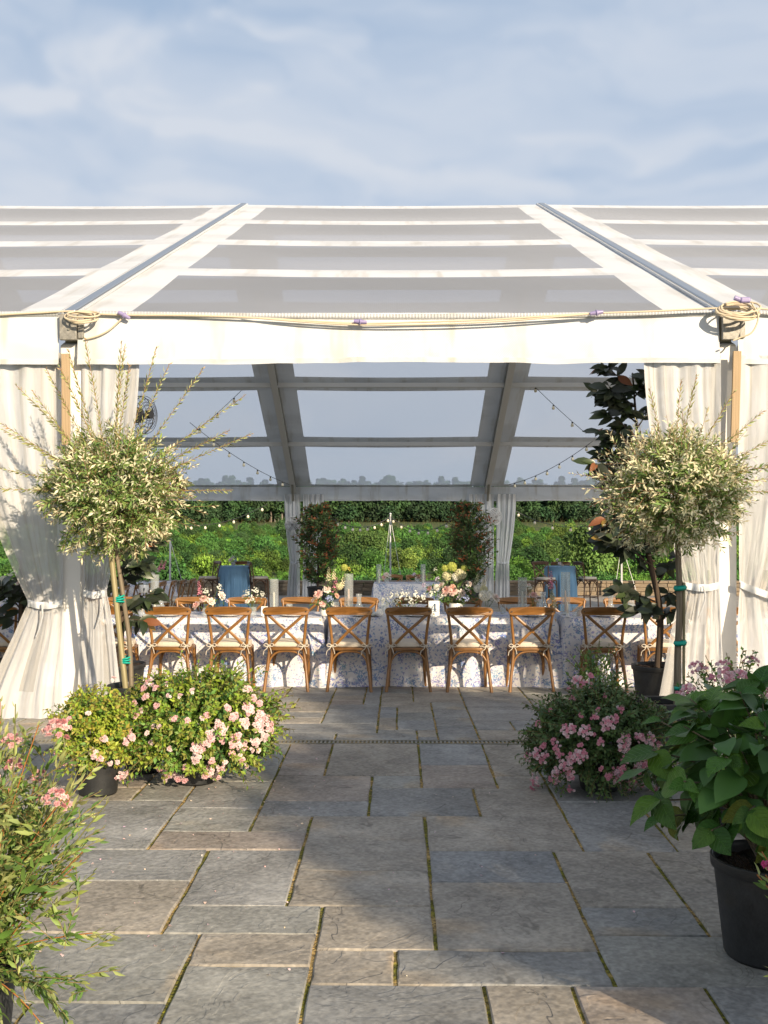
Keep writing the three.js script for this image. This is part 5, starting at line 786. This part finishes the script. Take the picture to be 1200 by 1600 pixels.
{
  const spir = [[16, 0.036, 0.016], [12, 0.03, 0.016], [9, 0.024, 0.018]].map((c, i) => clusterGeo(820 + i, ...c, [[0.72, 0.44, 0.42], [0.66, 0.36, 0.36], [0.76, 0.58, 0.52], [0.5, 0.2, 0.2]])), mag = [[10, 0.03, 0.018], [8, 0.026, 0.018], [7, 0.02, 0.018]].map((c, i) => clusterGeo(830 + i, ...c, [[0.62, 0.05, 0.22], [0.55, 0.10, 0.24], [0.45, 0.06, 0.10]]));
  const d = 3.35, b = at(-72, 1530, d);
  slenderShrub('slender-stemmed shrub with pale pink flower heads in the lower left corner', b, { seed: 841, n: 120, spread: 0.56, h: 0.82, pot: 0.185, clusters: spir, arms: [[1, 0.30, 0.35, 0.52, 0.36, 0.75], [1, 0.42, 0.1, 0.42, 0.36, 0.5], [0.9, 0.15, 0.3, 0.36, 0.36, 0.6], [0.8, 0.2, 0.55, 0.34, 0.36, 0.7], [1, 0.5, 0.2, 0.38, 0.38, 0.4], [0.9, 0.7, 0.1, 0.46, 0.36, 0.2], [0.7, 0.1, 0.7, 0.3, 0.36, 0.5], [0.9, 0.3, 0.5, 0.34, 0.36, 0.6], [0.8, 0.9, 0.2, 0.48, 0.36, 0.15]] });
  const b2 = at(1338, 1560, 3.3);
  slenderShrub('shrub with magenta flower heads just entering the lower right corner', b2, { seed: 851, n: 46, spread: 0.5, h: 0.42, pot: 0.16, clusters: mag, arms: [[-1, 0.5, 0.1, 0.2, 0.3, 0.3]] });
}
// fallen petals and specks on the paving
{
  const r = rng(861), g = leafGeo(0.016, 0.014, { seg: 2, fold: 0.3, bend: 0.3 }), n = 210, m = new THREE.InstancedMesh(g, std({ color: lin(0.75, 0.58, 0.54), roughness: 0.8, side: THREE.DoubleSide }), n), c = new THREE.Color();
  for (let i = 0; i < n; i++) { const left = r() < 0.6, d = 4 + Math.pow(r(), 0.8) * 3.9, x = left ? -1.25 + (r() + r() - 1) * 1.1 : (r() * 2 - 1) * 1.7; m.setMatrixAt(i, trs(x, 0.0035, -d, -Math.PI / 2 + (r() - 0.5) * 0.4, 0, r() * 6.28, 0.5 + r() * 0.8)); c.setRGB(0.9 + r() * 0.2, 0.75 + r() * 0.35, 0.72 + r() * 0.4); m.setColorAt(i, c); }
  m.name = 'fallen_petals'; m.userData.kind = 'stuff'; tag(m, 'pale pink petals scattered over the paving', 'petals'); scene.add(m);
}
// ---------------------------------------------------------------- trees behind the viewer; their shade falls over the paving
function shadeTree(label, x, z, H0, crownY, R, seed, n, size) {
  const t = thing('garden_tree', label, 'tree', [x, 0, z]), r = rng(seed), M = new Mesher(), S = new Mesher(), lf = leafGeo(1, 0.6, { seg: 2, fold: 0.25, bend: 0.2 });
  const limbs = [tube([[0, -0.1, 0], [0.05, crownY * 0.5, 0], [0, crownY, 0]], 0.12, 10, 8, 0.07)];
  for (let i = 0; i < 26; i++) { const a = i * 2.4, up = 1 - 1.7 * (i + 0.5) / 26, s = Math.sqrt(1 - up * up), k = R * (0.7 + 0.5 * r()), c = V(Math.cos(a) * s * k, crownY + up * (H0 - crownY) * 0.95, Math.sin(a) * s * k), b = V(0, crownY * 0.9, 0); limbs.push(tube([b, b.clone().lerp(c, 0.5).add(V(0, 0.15, 0)), c], 0.04, 6, 5, 0.012)); const cr = R * (0.24 + 0.16 * r()); for (let k2 = 0; k2 < n; k2++) { const d2 = V(r() - 0.5, r() - 0.5, r() - 0.5).normalize().multiplyScalar(cr * Math.cbrt(r())), p = c.clone().add(d2), bb = 0.7 + r() * 0.6; M.add(lf, aim(p, d2.clone().add(V(r() - 0.5, r() - 0.9, r() - 0.5)), V(r() - 0.5, 1, r() - 0.5), size * (0.6 + 0.8 * r())), [0.06 * bb, 0.105 * bb, 0.028 * bb]); } }
  part(t, 'trunk', joinGeos(limbs), barkMat); stuffPart(t, 'crown', M.build(), leafMat); return t;
}
{
  shadeTree('leafy garden tree standing behind the viewer to the right, nearest of three', 8.75, 6.38, 6.6, 5.6, 1.0, 871, 165, 0.17);
  shadeTree('leafy garden tree standing behind the viewer to the right, farthest of three', 10.4, 5.3, 7.5, 6.2, 1.1, 873, 215, 0.18);
  shadeTree('smaller leafy garden tree standing behind the viewer, leftmost of three', 6.55, 6.5, 4.4, 3.95, 0.36, 877, 60, 0.14);
}

// ================================================================ ON THE TABLES
const TOP = 0.757, tableY = (d) => floorY(d) + TOP;
const onTable = (px, d) => V((px - 622) * d / FOCAL, floorY(TD) + TOP, -d);
function glassThing(name, label, cat, pos, profile, group) { const t = thing(name, label, cat, [pos.x, pos.y, pos.z], 0, group); part(t, 'glass', lathe(profile, 22), glassMat); return t; }
function hollow(out, th = 0.0025) { const inn = out.slice().reverse().map(([r, y], i) => [Math.max(0, r - th), y + (i === out.length - 1 ? th * 2 : 0)]); return [[0, out[0][1]], ...out, ...inn, [0, out[0][1] + th * 2]]; }
const taperGeo = lathe([[0, 0], [0.0115, 0], [0.0105, 0.2], [0.008, 0.255], [0.003, 0.262], [0, 0.262]], 10), wickGeo = new THREE.CylinderGeometry(0.0012, 0.0012, 0.014, 5);
let labels = {};
function hurricane(px, d, h, label, wax, lit = 0.62) {
  const p = onTable(px, d), t = thing('hurricane_candle', label, 'candle', [p.x, p.y, p.z]); part(t, 'glass_sleeve', lathe(hollow([[0.05, 0.002], [0.051, 0.01], [0.051, h]]), 24), glassMat);
  const c = part(t, 'candle', moved(taperGeo, trs(0, 0.008, 0, 0, 0, 0.01, 1, h * lit / 0.262, 1)), wax); part(c, 'wick', moved(wickGeo, trs(0, h * lit + 0.012, 0)), socketMat); part(t, 'candle_holder', lathe([[0, 0.004], [0.028, 0.004], [0.03, 0.012], [0.014, 0.02], [0.013, 0.04], [0, 0.04]], 14), ceramicMat); return t;
}
function taperCandle(px, d, label, wax, h = 1) { const p = onTable(px, d), t = thing('taper_candle', label, 'candle', [p.x, p.y, p.z]); const c = part(t, 'candle', moved(taperGeo, trs(0, 0.025, 0, 0, 0, 0.02, 1, h, 1)), wax); part(c, 'wick', moved(wickGeo, trs(-0.004, 0.288 * h, 0)), socketMat); part(t, 'candle_holder', lathe([[0, 0], [0.03, 0], [0.032, 0.012], [0.016, 0.02], [0.015, 0.045], [0.012, 0.045], [0, 0.04]], 16), ceramicMat); return t; }
function tumbler(px, d, label, group) { return glassThing('tumbler', label, 'glass', onTable(px, d), hollow([[0.031, 0], [0.035, 0.004], [0.039, 0.105]]), group); }
function carafe(px, d, label) { return glassThing('carafe', label, 'carafe', onTable(px, d), hollow([[0.045, 0], [0.052, 0.006], [0.054, 0.05], [0.045, 0.10], [0.026, 0.135], [0.024, 0.19], [0.036, 0.245]])); }
function goblet(px, d, label, group) { return glassThing('goblet', label, 'glass', onTable(px, d), [[0, 0], [0.034, 0.001], [0.034, 0.003], [0.006, 0.008], [0.0045, 0.07], [0.012, 0.08], [0.036, 0.105], [0.040, 0.135], [0.035, 0.18], [0.033, 0.18], [0.037, 0.135], [0.033, 0.107], [0, 0.084]], group); }
function plate(px, d, label, group) { const p = onTable(px, d), t = thing('dinner_plate', label, 'plate', [p.x, p.y, p.z], 0, group); part(t, 'plate', lathe([[0, 0.004], [0.075, 0.002], [0.08, 0], [0.085, 0.004], [0.138, 0.018], [0.14, 0.021], [0.135, 0.021], [0.085, 0.009], [0, 0.007]], 36), ceramicMat); part(t, 'napkin', moved(box(0.09, 0.012, 0.2, 0.005), trs(0, 0.018, 0, 0, 0.1)), curtainMat); return t; }
// flowers
const headRose = (seed, c, s) => { const M = new Mesher(); roseHead(M, I4, s, c, rng(seed), [7, 6, 5]); return M.build(); };
const headMop = (seed, c, R) => { const M = new Mesher(), r = rng(seed), pt = leafGeo(1, 0.9, { seg: 1, fold: 0.15, bend: 0.1, w: (t) => 0.3 + t * 0.7 }); for (let i = 0; i < 46; i++) { const y = 1 - 1.6 * (i + 0.5) / 46, s = Math.sqrt(1 - y * y), a = i * 2.4, n = V(Math.cos(a) * s, y, Math.sin(a) * s), b = 0.85 + r() * 0.3, m = aim(n.clone().multiplyScalar(R * 0.85), n, V(r() - 0.5, r() - 0.5, r() - 0.5)); for (let k = 0; k < 4; k++) M.add(pt, m.clone().multiply(M4().makeRotationY(k * 1.571)).multiply(trs(0, 0, 0, 1.2, 0, 0, R * 0.36)), [c[0] * b, c[1] * b, c[2] * b]); } return M.build(); };
const headSpike = (seed, c, L) => { const M = new Mesher(), r = rng(seed), pt = leafGeo(1, 0.7, { seg: 1, fold: 0.3, bend: 0.3, w: (t) => 0.4 + 0.6 * t }); for (let i = 0; i < 34; i++) { const t = i / 34, a = i * 2.4, o = V(Math.cos(a), 0.1 - 0.5 * (1 - t), Math.sin(a)), b = 0.8 + r() * 0.35, s = L * 0.17 * (1.1 - 0.8 * t); for (let k = 0; k < 3; k++) M.add(pt, aim(V(o.x * 0.006, L * t, o.z * 0.006), o.clone().add(V(r() - 0.5, r() - 0.5, r() - 0.5).multiplyScalar(0.9)), V(r() - 0.5, 1, r() - 0.5), s), [c[0] * b, c[1] * b, c[2] * b]); } return M.build(); };
const headFill = (seed, c, R) => { const M = new Mesher(), r = rng(seed), pt = leafGeo(1, 0.9, { seg: 1, fold: 0.1, bend: 0.1, w: (t) => 0.3 + t * 0.7 }); for (let i = 0; i < 26; i++) { const n = V(r() - 0.5, r() * 0.9 - 0.2, r() - 0.5).normalize(), p = n.clone().multiplyScalar(R * (0.45 + 0.6 * r())), m = aim(p, n.clone().add(V(0, 0.2, 0.3)), V(r(), r(), r() - 0.5)), b = 0.85 + r() * 0.3; for (let k = 0; k < 5; k++) M.add(pt, m.clone().multiply(M4().makeRotationY(k * 1.257)).multiply(trs(0, 0, 0, 1.3, 0, 0, 0.011)), [c[0] * b, c[1] * b, c[2] * b]); M.add(new THREE.CylinderGeometry(0.0012, 0.0012, 1, 3), aim(p.clone().multiplyScalar(0.5), p, V(1, 0, 0), p.length(), 1), [0.12, 0.18, 0.05]); } return M.build(); };
const F = { blush: headRose(901, [0.80, 0.58, 0.50], 0.10), white: headRose(903, [0.82, 0.76, 0.66], 0.10), peach: headRose(905, [0.78, 0.50, 0.36], 0.085), mopW: headMop(907, [0.80, 0.78, 0.68], 0.062), mopG: headMop(909, [0.46, 0.50, 0.10], 0.055), mopC: headMop(910, [0.72, 0.68, 0.42], 0.06), pinkSpike: headSpike(911, [0.76, 0.33, 0.42], 0.17), creamSpike: headSpike(913, [0.80, 0.74, 0.50], 0.16), blue: headFill(915, [0.36, 0.42, 0.66], 0.055), fill: headFill(917, [0.80, 0.80, 0.70], 0.075), lav: headFill(919, [0.68, 0.58, 0.70], 0.055), gold: headRose(921, [0.62, 0.55, 0.10], 0.07) };
const FN = { blush: 'rose', white: 'rose', peach: 'rose', gold: 'billy_button', mopW: 'hydrangea_head', mopG: 'hydrangea_head', mopC: 'hydrangea_head', pinkSpike: 'flower_spike', creamSpike: 'flower_spike', blue: 'small_flowers', fill: 'small_flowers', lav: 'small_flowers' };
const vaseGlass = (h, r0) => [lathe(hollow([[r0 * 0.8, 0], [r0, 0.006], [r0 * 1.05, h * 0.6], [r0 * 0.95, h]]), 20), glassMat], vaseWhite = (h, r0) => [lathe(hollow([[r0 * 0.8, 0], [r0, 0.01], [r0 * 1.08, h * 0.55], [r0 * 0.98, h]], 0.006), 28), ceramicMat];
const leafy = leafGeo(1, 0.42, { seg: 2, fold: 0.3, bend: 0.3 });
function bouquet(name, label, px, d, vase, vh, flowers, greens = 1, seed = 1, leafSize = 0.05, y0) {
  const p = onTable(px, d); if (y0 !== undefined) p.y = y0; const t = thing(name, label, 'flower arrangement', [p.x, p.y, p.z]), r = rng(seed), M = new Mesher(), S = new Mesher(); part(t, 'vase', ...vase);
  for (const [x, y, k, s = 1, dz = 0] of flowers) {
    const q = at(x, y, d - dz).sub(p), n = V(q.x * 2.2, Math.max(0.2, q.y - vh), 0.18 + dz * 2 + (r() - 0.5) * 0.2).normalize(), spike = /pike/.test(k), m = part(t, FN[k], F[k], petalMat), dir = spike ? V(q.x * 1.5, 1, 0.05) : n;
    m.applyMatrix4(aim(spike ? q.clone().add(V(0, -0.07, 0)) : q, dir, V(r() - 0.5, 0, 1), s)); const b = V(q.x * 0.08, vh * 0.6, 0); S.add(tube([b, b.clone().lerp(q, 0.55).add(V(0, 0.01, 0)), q.clone().addScaledVector(dir, -0.01)], 0.002, 6, 4), I4, [0.12, 0.19, 0.05]);
    for (let i = 0; i < 5 * greens; i++) { const u = 0.45 + 0.5 * r(), c = b.clone().lerp(q, u).add(V((r() - 0.5) * 0.05, (r() - 0.5) * 0.04, (r() - 0.5) * 0.05)), bb = 0.7 + r() * 0.7; M.add(leafy, aim(c, V(r() - 0.5, r() - 0.2, r() - 0.3), V(r() - 0.5, 1, 0.6), leafSize * (0.6 + r() * 0.7)), [0.075 * bb, 0.145 * bb, 0.03 * bb]); }
  }
  stuffPart(t, 'greenery', M.build(), leafMat); stuffPart(t, 'stems', S.build(), twigMat); return t;
}
{
  // front long table, left to right
  const d1 = 12.1, d2 = 12.28, d3 = 12.45;
  bouquet('bouquet', 'arrangement with a pink flower spike and blush roses, left of centre', 322, d1, vaseGlass(0.09, 0.045), 0.09, [[312, 918, 'pinkSpike', 0.9], [318, 936, 'blush', 0.9], [306, 946, 'blush', 0.9, 0.03], [330, 940, 'white', 0.8, 0.03], [346, 931, 'white', 0.9], [322, 925, 'fill', 0.8], [342, 918, 'fill', 0.7], [352, 940, 'lav', 0.6]], 1, 1001, 0.045);
  bouquet('bouquet', 'airy bunch of small white flowers in a clear vase beside the card', 395, d1, vaseGlass(0.10, 0.04), 0.1, [[388, 927, 'fill', 0.9], [400, 924, 'fill', 0.8], [380, 932, 'white', 0.45], [394, 936, 'fill', 0.7], [410, 930, 'fill', 0.6], [386, 940, 'white', 0.5, 0.03]], 1, 1003, 0.035);
  bouquet('bouquet', 'mixed arrangement with pink spike, white roses and blue sprigs before a tall candle', 508, d1, vaseWhite(0.07, 0.055), 0.07, [[522, 914, 'pinkSpike', 1.0], [497, 929, 'blush', 1.0, 0.02], [513, 896, 'creamSpike', 0.9], [521, 894, 'creamSpike', 0.8], [530, 916, 'mopC', 0.7], [511, 921, 'white', 0.85], [514, 937, 'blue', 0.9, 0.04], [504, 944, 'blush', 0.7, 0.04], [526, 931, 'peach', 0.7, 0.03], [538, 887, 'mopG', 0.7], [545, 889, 'gold', 0.7], [534, 905, 'creamSpike', 0.9], [489, 938, 'white', 0.5], [520, 945, 'fill', 0.5, 0.04]], 2, 1005, 0.055);
  bouquet('bouquet', 'low drift of tiny white flowers left of the number card', 632, d1, vaseWhite(0.05, 0.06), 0.05, [[600, 938, 'fill', 0.9], [612, 932, 'fill', 0.9], [624, 930, 'fill', 1], [636, 932, 'fill', 1], [648, 930, 'fill', 0.9], [660, 934, 'fill', 0.8], [618, 940, 'fill', 0.8, 0.04], [642, 940, 'fill', 0.8, 0.04], [606, 944, 'fill', 0.6]], 1.4, 1007, 0.03);
  const big = bouquet('bouquet', 'large full arrangement with green hydrangeas and blush roses right of the number card', 712, d2, vaseWhite(0.13, 0.075), 0.13, [[706, 886, 'mopG', 1.0], [695, 888, 'mopG', 0.7], [725, 888, 'mopG', 0.7], [698, 900, 'mopC', 0.9], [719, 898, 'mopC', 1.1], [712, 902, 'mopW', 0.8], [742, 904, 'creamSpike', 0.9], [753, 908, 'creamSpike', 1], [697, 923, 'blush', 1.1, 0.06], [708, 924, 'blush', 1.0, 0.06], [707, 917, 'peach', 0.7, 0.05], [686, 907, 'lav', 0.9], [682, 918, 'mopW', 0.6, 0.04], [671, 920, 'blush', 0.7, 0.04], [665, 915, 'lav', 0.8], [690, 914, 'white', 0.7, 0.05], [674, 928, 'fill', 0.8, 0.05], [722, 926, 'white', 0.8, 0.06], [734, 912, 'white', 0.6, 0.04], [745, 920, 'mopW', 0.7, 0.03], [726, 936, 'blue', 0.9, 0.07], [716, 935, 'lav', 0.8, 0.06], [680, 890, 'fill', 0.4], [735, 925, 'peach', 0.5, 0.06], [729, 918, 'fill', 0.7, 0.06], [690, 930, 'fill', 0.7, 0.06], [752, 930, 'white', 0.5, 0.03]], 3, 1009, 0.065);
  bouquet('bouquet', 'pair of cream roses in a small white vase at the right of the large arrangement', 760, d1, vaseWhite(0.10, 0.042), 0.1, [[757, 930, 'mopW', 1.0, 0.02], [774, 934, 'white', 1.0, 0.02], [756, 921, 'mopC', 0.7], [766, 926, 'fill', 0.5]], 1, 1011, 0.04);
  bouquet('bouquet', 'blush rose and white sprig in a small clear jar, right side', 834, d1, vaseGlass(0.09, 0.035), 0.09, [[833, 930, 'blush', 0.9], [828, 918, 'fill', 0.6], [826, 914, 'white', 0.4], [838, 938, 'white', 0.5, 0.02]], 1, 1013, 0.035);
  bouquet('bouquet', 'tall pink flower spike with cream stocks between the two glass candle sleeves', 862, d1, vaseGlass(0.10, 0.04), 0.1, [[860, 908, 'pinkSpike', 1.15], [862, 926, 'creamSpike', 0.9], [866, 938, 'creamSpike', 0.9, 0.03], [856, 915, 'fill', 0.4], [874, 942, 'blue', 0.7, 0.02], [858, 940, 'white', 0.5, 0.03]], 1, 1015, 0.035);
  bouquet('bouquet', 'white and lilac arrangement at the far left, beyond the wide curtain', 14, 12.15, vaseWhite(0.11, 0.07), 0.11, [[4, 908, 'mopW', 0.9], [18, 900, 'fill', 1], [26, 912, 'white', 0.9], [10, 922, 'mopW', 0.8, 0.04], [28, 926, 'lav', 0.8], [2, 930, 'blush', 0.9], [34, 934, 'fill', 0.8], [20, 918, 'peach', 0.5, 0.04], [-12, 912, 'mopW', 0.9]], 2, 1017, 0.06);
  hurricane(428, d2, 0.40, 'clear glass sleeve with a pale green-white taper, left of the sunlit chairs', waxMat); hurricane(545, d2, 0.46, 'tallest clear glass sleeve with a blush taper, left of centre', blushWax); hurricane(816, d2, 0.42, 'clear glass sleeve with an ivory taper, right of the large arrangement', waxMat); hurricane(883, d2, 0.48, 'tall clear glass sleeve with a blush taper before the right blue table', blushWax, 0.55); hurricane(241, d3, 0.44, 'tall clear glass sleeve behind the carafe at left', waxMat, 0.4);
  taperCandle(235, d1, 'bare ivory taper candle left of the left carafe', waxMat, 1.0); taperCandle(886, 11.98, 'short bare ivory taper before the tall glass sleeve on the right', waxMat, 0.55);
  carafe(251, d1, 'clear flared water carafe on the left of the table'); carafe(561, d1, 'clear flared water carafe beside the tallest glass sleeve'); carafe(848, d3, 'clear flared water carafe behind the pink spike at right'); carafe(953, d1, 'clear flared water carafe left of the dark-leaved tree');
  tumbler(221, d1, 'clear tumbler left of the bare ivory taper', 0); tumbler(268, d1, 'clear tumbler right of the left carafe', 0); tumbler(362, d1, 'clear tumbler right of the white roses', 0); tumbler(441, d1, 'clear tumbler right of the green-white candle, first of two', 0); tumbler(452, d3, 'clear tumbler right of the green-white candle, second of two', 0); tumbler(803, d1, 'clear tumbler left of the ivory candle sleeve', 0); tumbler(898, d1, 'clear tumbler right of the blush candle sleeve', 0); tumbler(1002, d1, 'clear tumbler beside the stemmed goblet behind the tree', 0); tumbler(600, d3, 'clear tumbler behind the drift of tiny white flowers', 0); tumbler(785, d3, 'clear tumbler behind the cream roses', 0);
  goblet(985, d1, 'stemmed clear goblet by the dark-leaved tree', 0);
  { const p = onTable(905, d1), t = thing('pillar_candle', 'short blush pillar candle in a clear glass, right side', 'candle', [p.x, p.y, p.z]); part(t, 'glass', lathe(hollow([[0.036, 0], [0.038, 0.005], [0.038, 0.11]]), 20), glassMat); part(t, 'candle', lathe([[0, 0.008], [0.032, 0.008], [0.032, 0.07], [0.028, 0.072], [0, 0.07]], 18), blushWax); }
  { const p = onTable(525, d3), t = thing('pillar_candle', 'short blush pillar candle in a clear glass behind the mixed arrangement', 'candle', [p.x, p.y, p.z]); part(t, 'glass', lathe(hollow([[0.036, 0], [0.038, 0.005], [0.038, 0.13]]), 20), glassMat); part(t, 'candle', lathe([[0, 0.008], [0.032, 0.008], [0.032, 0.09], [0.028, 0.092], [0, 0.09]], 18), blushWax); }
  { const p = onTable(593, 12.0), t = thing('bud_vase', 'small round white vase left of the tiny white flowers', 'vase', [p.x, p.y, p.z]); part(t, 'vase', lathe(hollow([[0.02, 0], [0.042, 0.02], [0.045, 0.045], [0.028, 0.078], [0.016, 0.09]], 0.004), 22), ceramicMat); }
  const pl = [263, 357, 457, 570, 652, 741, 832, 945, 1038]; pl.forEach((x, i) => plate(x, 12.06, `white plate with folded napkin behind the rail of a near chair, ${ORD[i]} from the left`, 0));
  const bowlP = onTable(585, 12.05), bw = thing('votive_cup', 'low clear votive cup between two near chairs', 'candle', [bowlP.x, bowlP.y, bowlP.z]); part(bw, 'glass', lathe(hollow([[0.03, 0], [0.036, 0.004], [0.04, 0.05]]), 18), glassMat); part(bw, 'candle', lathe([[0, 0.006], [0.033, 0.006], [0.034, 0.028], [0, 0.03]], 14), waxMat);
  // number card in a clear stand and the small framed card
  const card4 = canvasTex(256, 340, (g, w, h) => { g.fillStyle = '#eef0ee'; g.fillRect(0, 0, w, h); g.fillStyle = '#24405f'; g.textAlign = 'center'; g.textBaseline = 'middle'; g.font = 'bold 250px serif'; g.fillText('4', w * 0.5, h * 0.46); g.fillStyle = '#c9a23c'; g.beginPath(); g.arc(w * 0.5, h * 0.9, 12, 0, 7); g.fill(); g.beginPath(); g.ellipse(w * 0.44, h * 0.86, 7, 14, 0.6, 0, 7); g.fill(); });
  const cardOf = (px, py, dd, w, h, tex, label) => { const p = onTable(px, dd), t = thing('table_card', label, 'card', [p.x, p.y, p.z], 0.02), m = part(t, 'card', new THREE.PlaneGeometry(w, h), std({ map: tex, roughness: 0.6 })); m.position.set(0, h / 2 + 0.012, 0.0035); part(t, 'card_back', moved(box(w + 0.004, h + 0.004, 0.005, 0.001), trs(0, h / 2 + 0.012, 0)), ceramicMat); part(t, 'stand', moved(box(w * 0.6, 0.012, 0.05, 0.004), trs(0, 0.006, 0)), ceramicMat); return t; };
  cardOf(678, 940, 11.99, 0.118, 0.165, card4, 'white table card with a navy number 4 before the large arrangement');
  const mini = canvasTex(128, 180, (g, w, h) => { g.fillStyle = '#f0eee8'; g.fillRect(0, 0, w, h); g.fillStyle = '#2e3f58'; g.fillRect(w * 0.32, h * 0.46, w * 0.36, h * 0.10); g.fillStyle = '#6b7788'; g.fillRect(w * 0.2, h * 0.66, w * 0.6, h * 0.025); g.fillRect(w * 0.25, h * 0.72, w * 0.5, h * 0.025); });
  cardOf(413, 940, 12.0, 0.07, 0.10, mini, 'small white card with a dark dash beside the airy white flowers');
  // head table
  const hy = floorY(24.2) + TOP;
  const hur2 = (px, label) => { const p = at(px, 905, 23.95), t = thing('hurricane_candle', label, 'candle', [p.x, hy, -23.95]); part(t, 'glass_sleeve', lathe(hollow([[0.055, 0.002], [0.056, 0.01], [0.056, 0.42]]), 20), glassMat); part(t, 'candle', moved(taperGeo, trs(0, 0.008, 0, 0, 0, 0, 1.4, 1.15, 1.4)), waxMat); };
  hur2(592, 'glass candle sleeve at the left end of the head table'); hur2(661, 'glass candle sleeve at the right end of the head table');
  bouquet('bouquet', 'small pale flowers at the left of the head table', 604, 24.1, vaseGlass(0.1, 0.05), 0.1, [[604, 898, 'white', 1.1], [609, 901, 'fill', 1], [600, 902, 'blush', 1]], 1, 1021, 0.07, hy); bouquet('bouquet', 'small lilac flowers at the right of the head table', 652, 24.1, vaseGlass(0.1, 0.05), 0.1, [[648, 899, 'lav', 1.2], [655, 902, 'peach', 0.9], [652, 904, 'white', 1]], 1, 1023, 0.07, hy);
  // left side table
  const sy = floorY(19) + TOP, sd = 18.3;
  bouquet('bouquet', 'tall airy white and blush arrangement on the left side table', 224, sd, vaseWhite(0.14, 0.08), 0.14, [[205, 893, 'mopW', 1.1], [222, 889, 'fill', 1.3], [238, 888, 'fill', 1.2], [214, 900, 'blush', 1.1], [228, 899, 'white', 1.1], [208, 906, 'fill', 1.2], [236, 898, 'mopW', 0.9], [247, 884, 'pinkSpike', 1.1], [253, 882, 'pinkSpike', 1.0], [243, 892, 'lav', 1]], 1.5, 1025, 0.09, floorY(sd) + TOP);
  bouquet('bouquet', 'little bouquet in a glass on the left blue table', 364, 27.3, vaseGlass(0.1, 0.05), 0.1, [[360, 875, 'white', 1.1], [365, 872, 'fill', 1.1], [367, 877, 'blue', 0.9]], 1, 1027, 0.06, floorY(27.3) + 1.085); bouquet('bouquet', 'little dusky bouquet on the right blue table', 874, 27.0, vaseGlass(0.1, 0.05), 0.1, [[871, 876, 'lav', 1.1], [875, 880, 'blush', 0.9], [878, 883, 'white', 0.7]], 1, 1029, 0.06, floorY(27.0) + 1.085);
}
// ---------------------------------------------------------------- poles, guy wires and string lights
const bulbGeo = lathe([[0, -0.045], [0.018, -0.04], [0.027, -0.022], [0.024, 0], [0.012, 0.018], [0.011, 0.02], [0, 0.02]], 10), socketGeo = lathe([[0, 0.0], [0.013, 0.0], [0.013, 0.035], [0.006, 0.045], [0, 0.045]], 8);
function stringLights(label, spans, gap, s = 1, off = 0.4) {
  const t = thing('string_lights', label, 'string lights'), wires = [], pts = [];
  for (const [a, b, sag] of spans) { const c = []; for (let i = 0; i <= 16; i++) { const u = i / 16, q = a.clone().lerp(b, u); q.y -= sag * 4 * u * (1 - u); c.push(q); } const cv = new THREE.CatmullRomCurve3(c); wires.push(new THREE.TubeGeometry(cv, 40, 0.006 * s, 4)); const n = Math.floor(cv.getLength() / gap); for (let i = 0; i < n; i++) pts.push(cv.getPointAt(Math.min(1, (i + off) / n))); }
  part(t, 'wire', joinGeos(wires), wireMat);
  for (const p of pts) { const b = part(t, 'bulb', bulbGeo, bulbMat); b.position.copy(p).add(V(0, -0.045 * s, 0)); b.scale.setScalar(s); part(b, 'socket', socketGeo, socketMat); }
  return t;
}
{
  stringLights('string of clear bulbs rising across the roof on the left inside the tent', [[at(300, 678, 27), at(404, 582, 29), 0.05]], 0.72, 1.5); stringLights('string of clear bulbs sloping down to the rear left rafter', [[at(296, 660, 26), at(452, 757, 33), 0.15]], 0.98, 1.5);
  stringLights('string of clear bulbs falling across the roof on the right inside the tent', [[at(800, 568, 29), at(912, 675, 27), 0.05]], 0.72, 1.5); stringLights('string of clear bulbs sloping down to the rear right rafter', [[at(925, 690, 26), at(795, 757, 33), 0.15]], 0.98, 1.5);
  const pole = (label, px, pt, d, ties) => { const p = at(px, 900, d), t = thing('light_pole', label, 'pole', [p.x, groundY(d), -d]), top = at(px, pt, d).y - groundY(d); part(t, 'pole', moved(new THREE.CylinderGeometry(0.03, 0.036, top, 10), trs(0, top / 2, 0)), poleMat); part(t, 'cap', moved(new THREE.SphereGeometry(0.042, 10, 8), trs(0, top, 0)), poleMat); for (const [x] of ties) part(t, 'guy_wire', tube([V(0, top * 0.97, 0), V(at(x, 900, d).x - p.x, 0.1, 0.2)], 0.009, 2, 5), poleMat); return V(p.x, top + groundY(d) - 0.08, -d); };
  const p1 = pole('tall slim light pole with two guy wires in the middle of the view', 610, 803, 38, [[594], [634]]), p2 = pole('slim light pole behind the left side table', 265, 842, 34.8, [[291]]), p3 = pole('slim light pole behind the dark-leaved tree at right', 970, 848, 34.8, [[957], [992]]);
  stringLights('string of lit bulbs from the middle pole to the left shrub', [[p1, at(520, 811, 34.5), 0.32]], 0.5, 1.7); stringLights('string of lit bulbs from the middle pole to the right shrub', [[p1, at(706, 812, 35), 0.42]], 0.5, 1.7); stringLights('string of lit bulbs beyond the terrace on the left', [[at(418, 787, 36), at(285, 820, 38), 0.25]], 0.62, 1.7); stringLights('string of lit bulbs beyond the terrace on the right', [[at(800, 795, 36), p3.clone().add(V(-0.1, 0.9, 0)), 0.45]], 0.6, 1.7);
}
renderer.render(scene, camera);
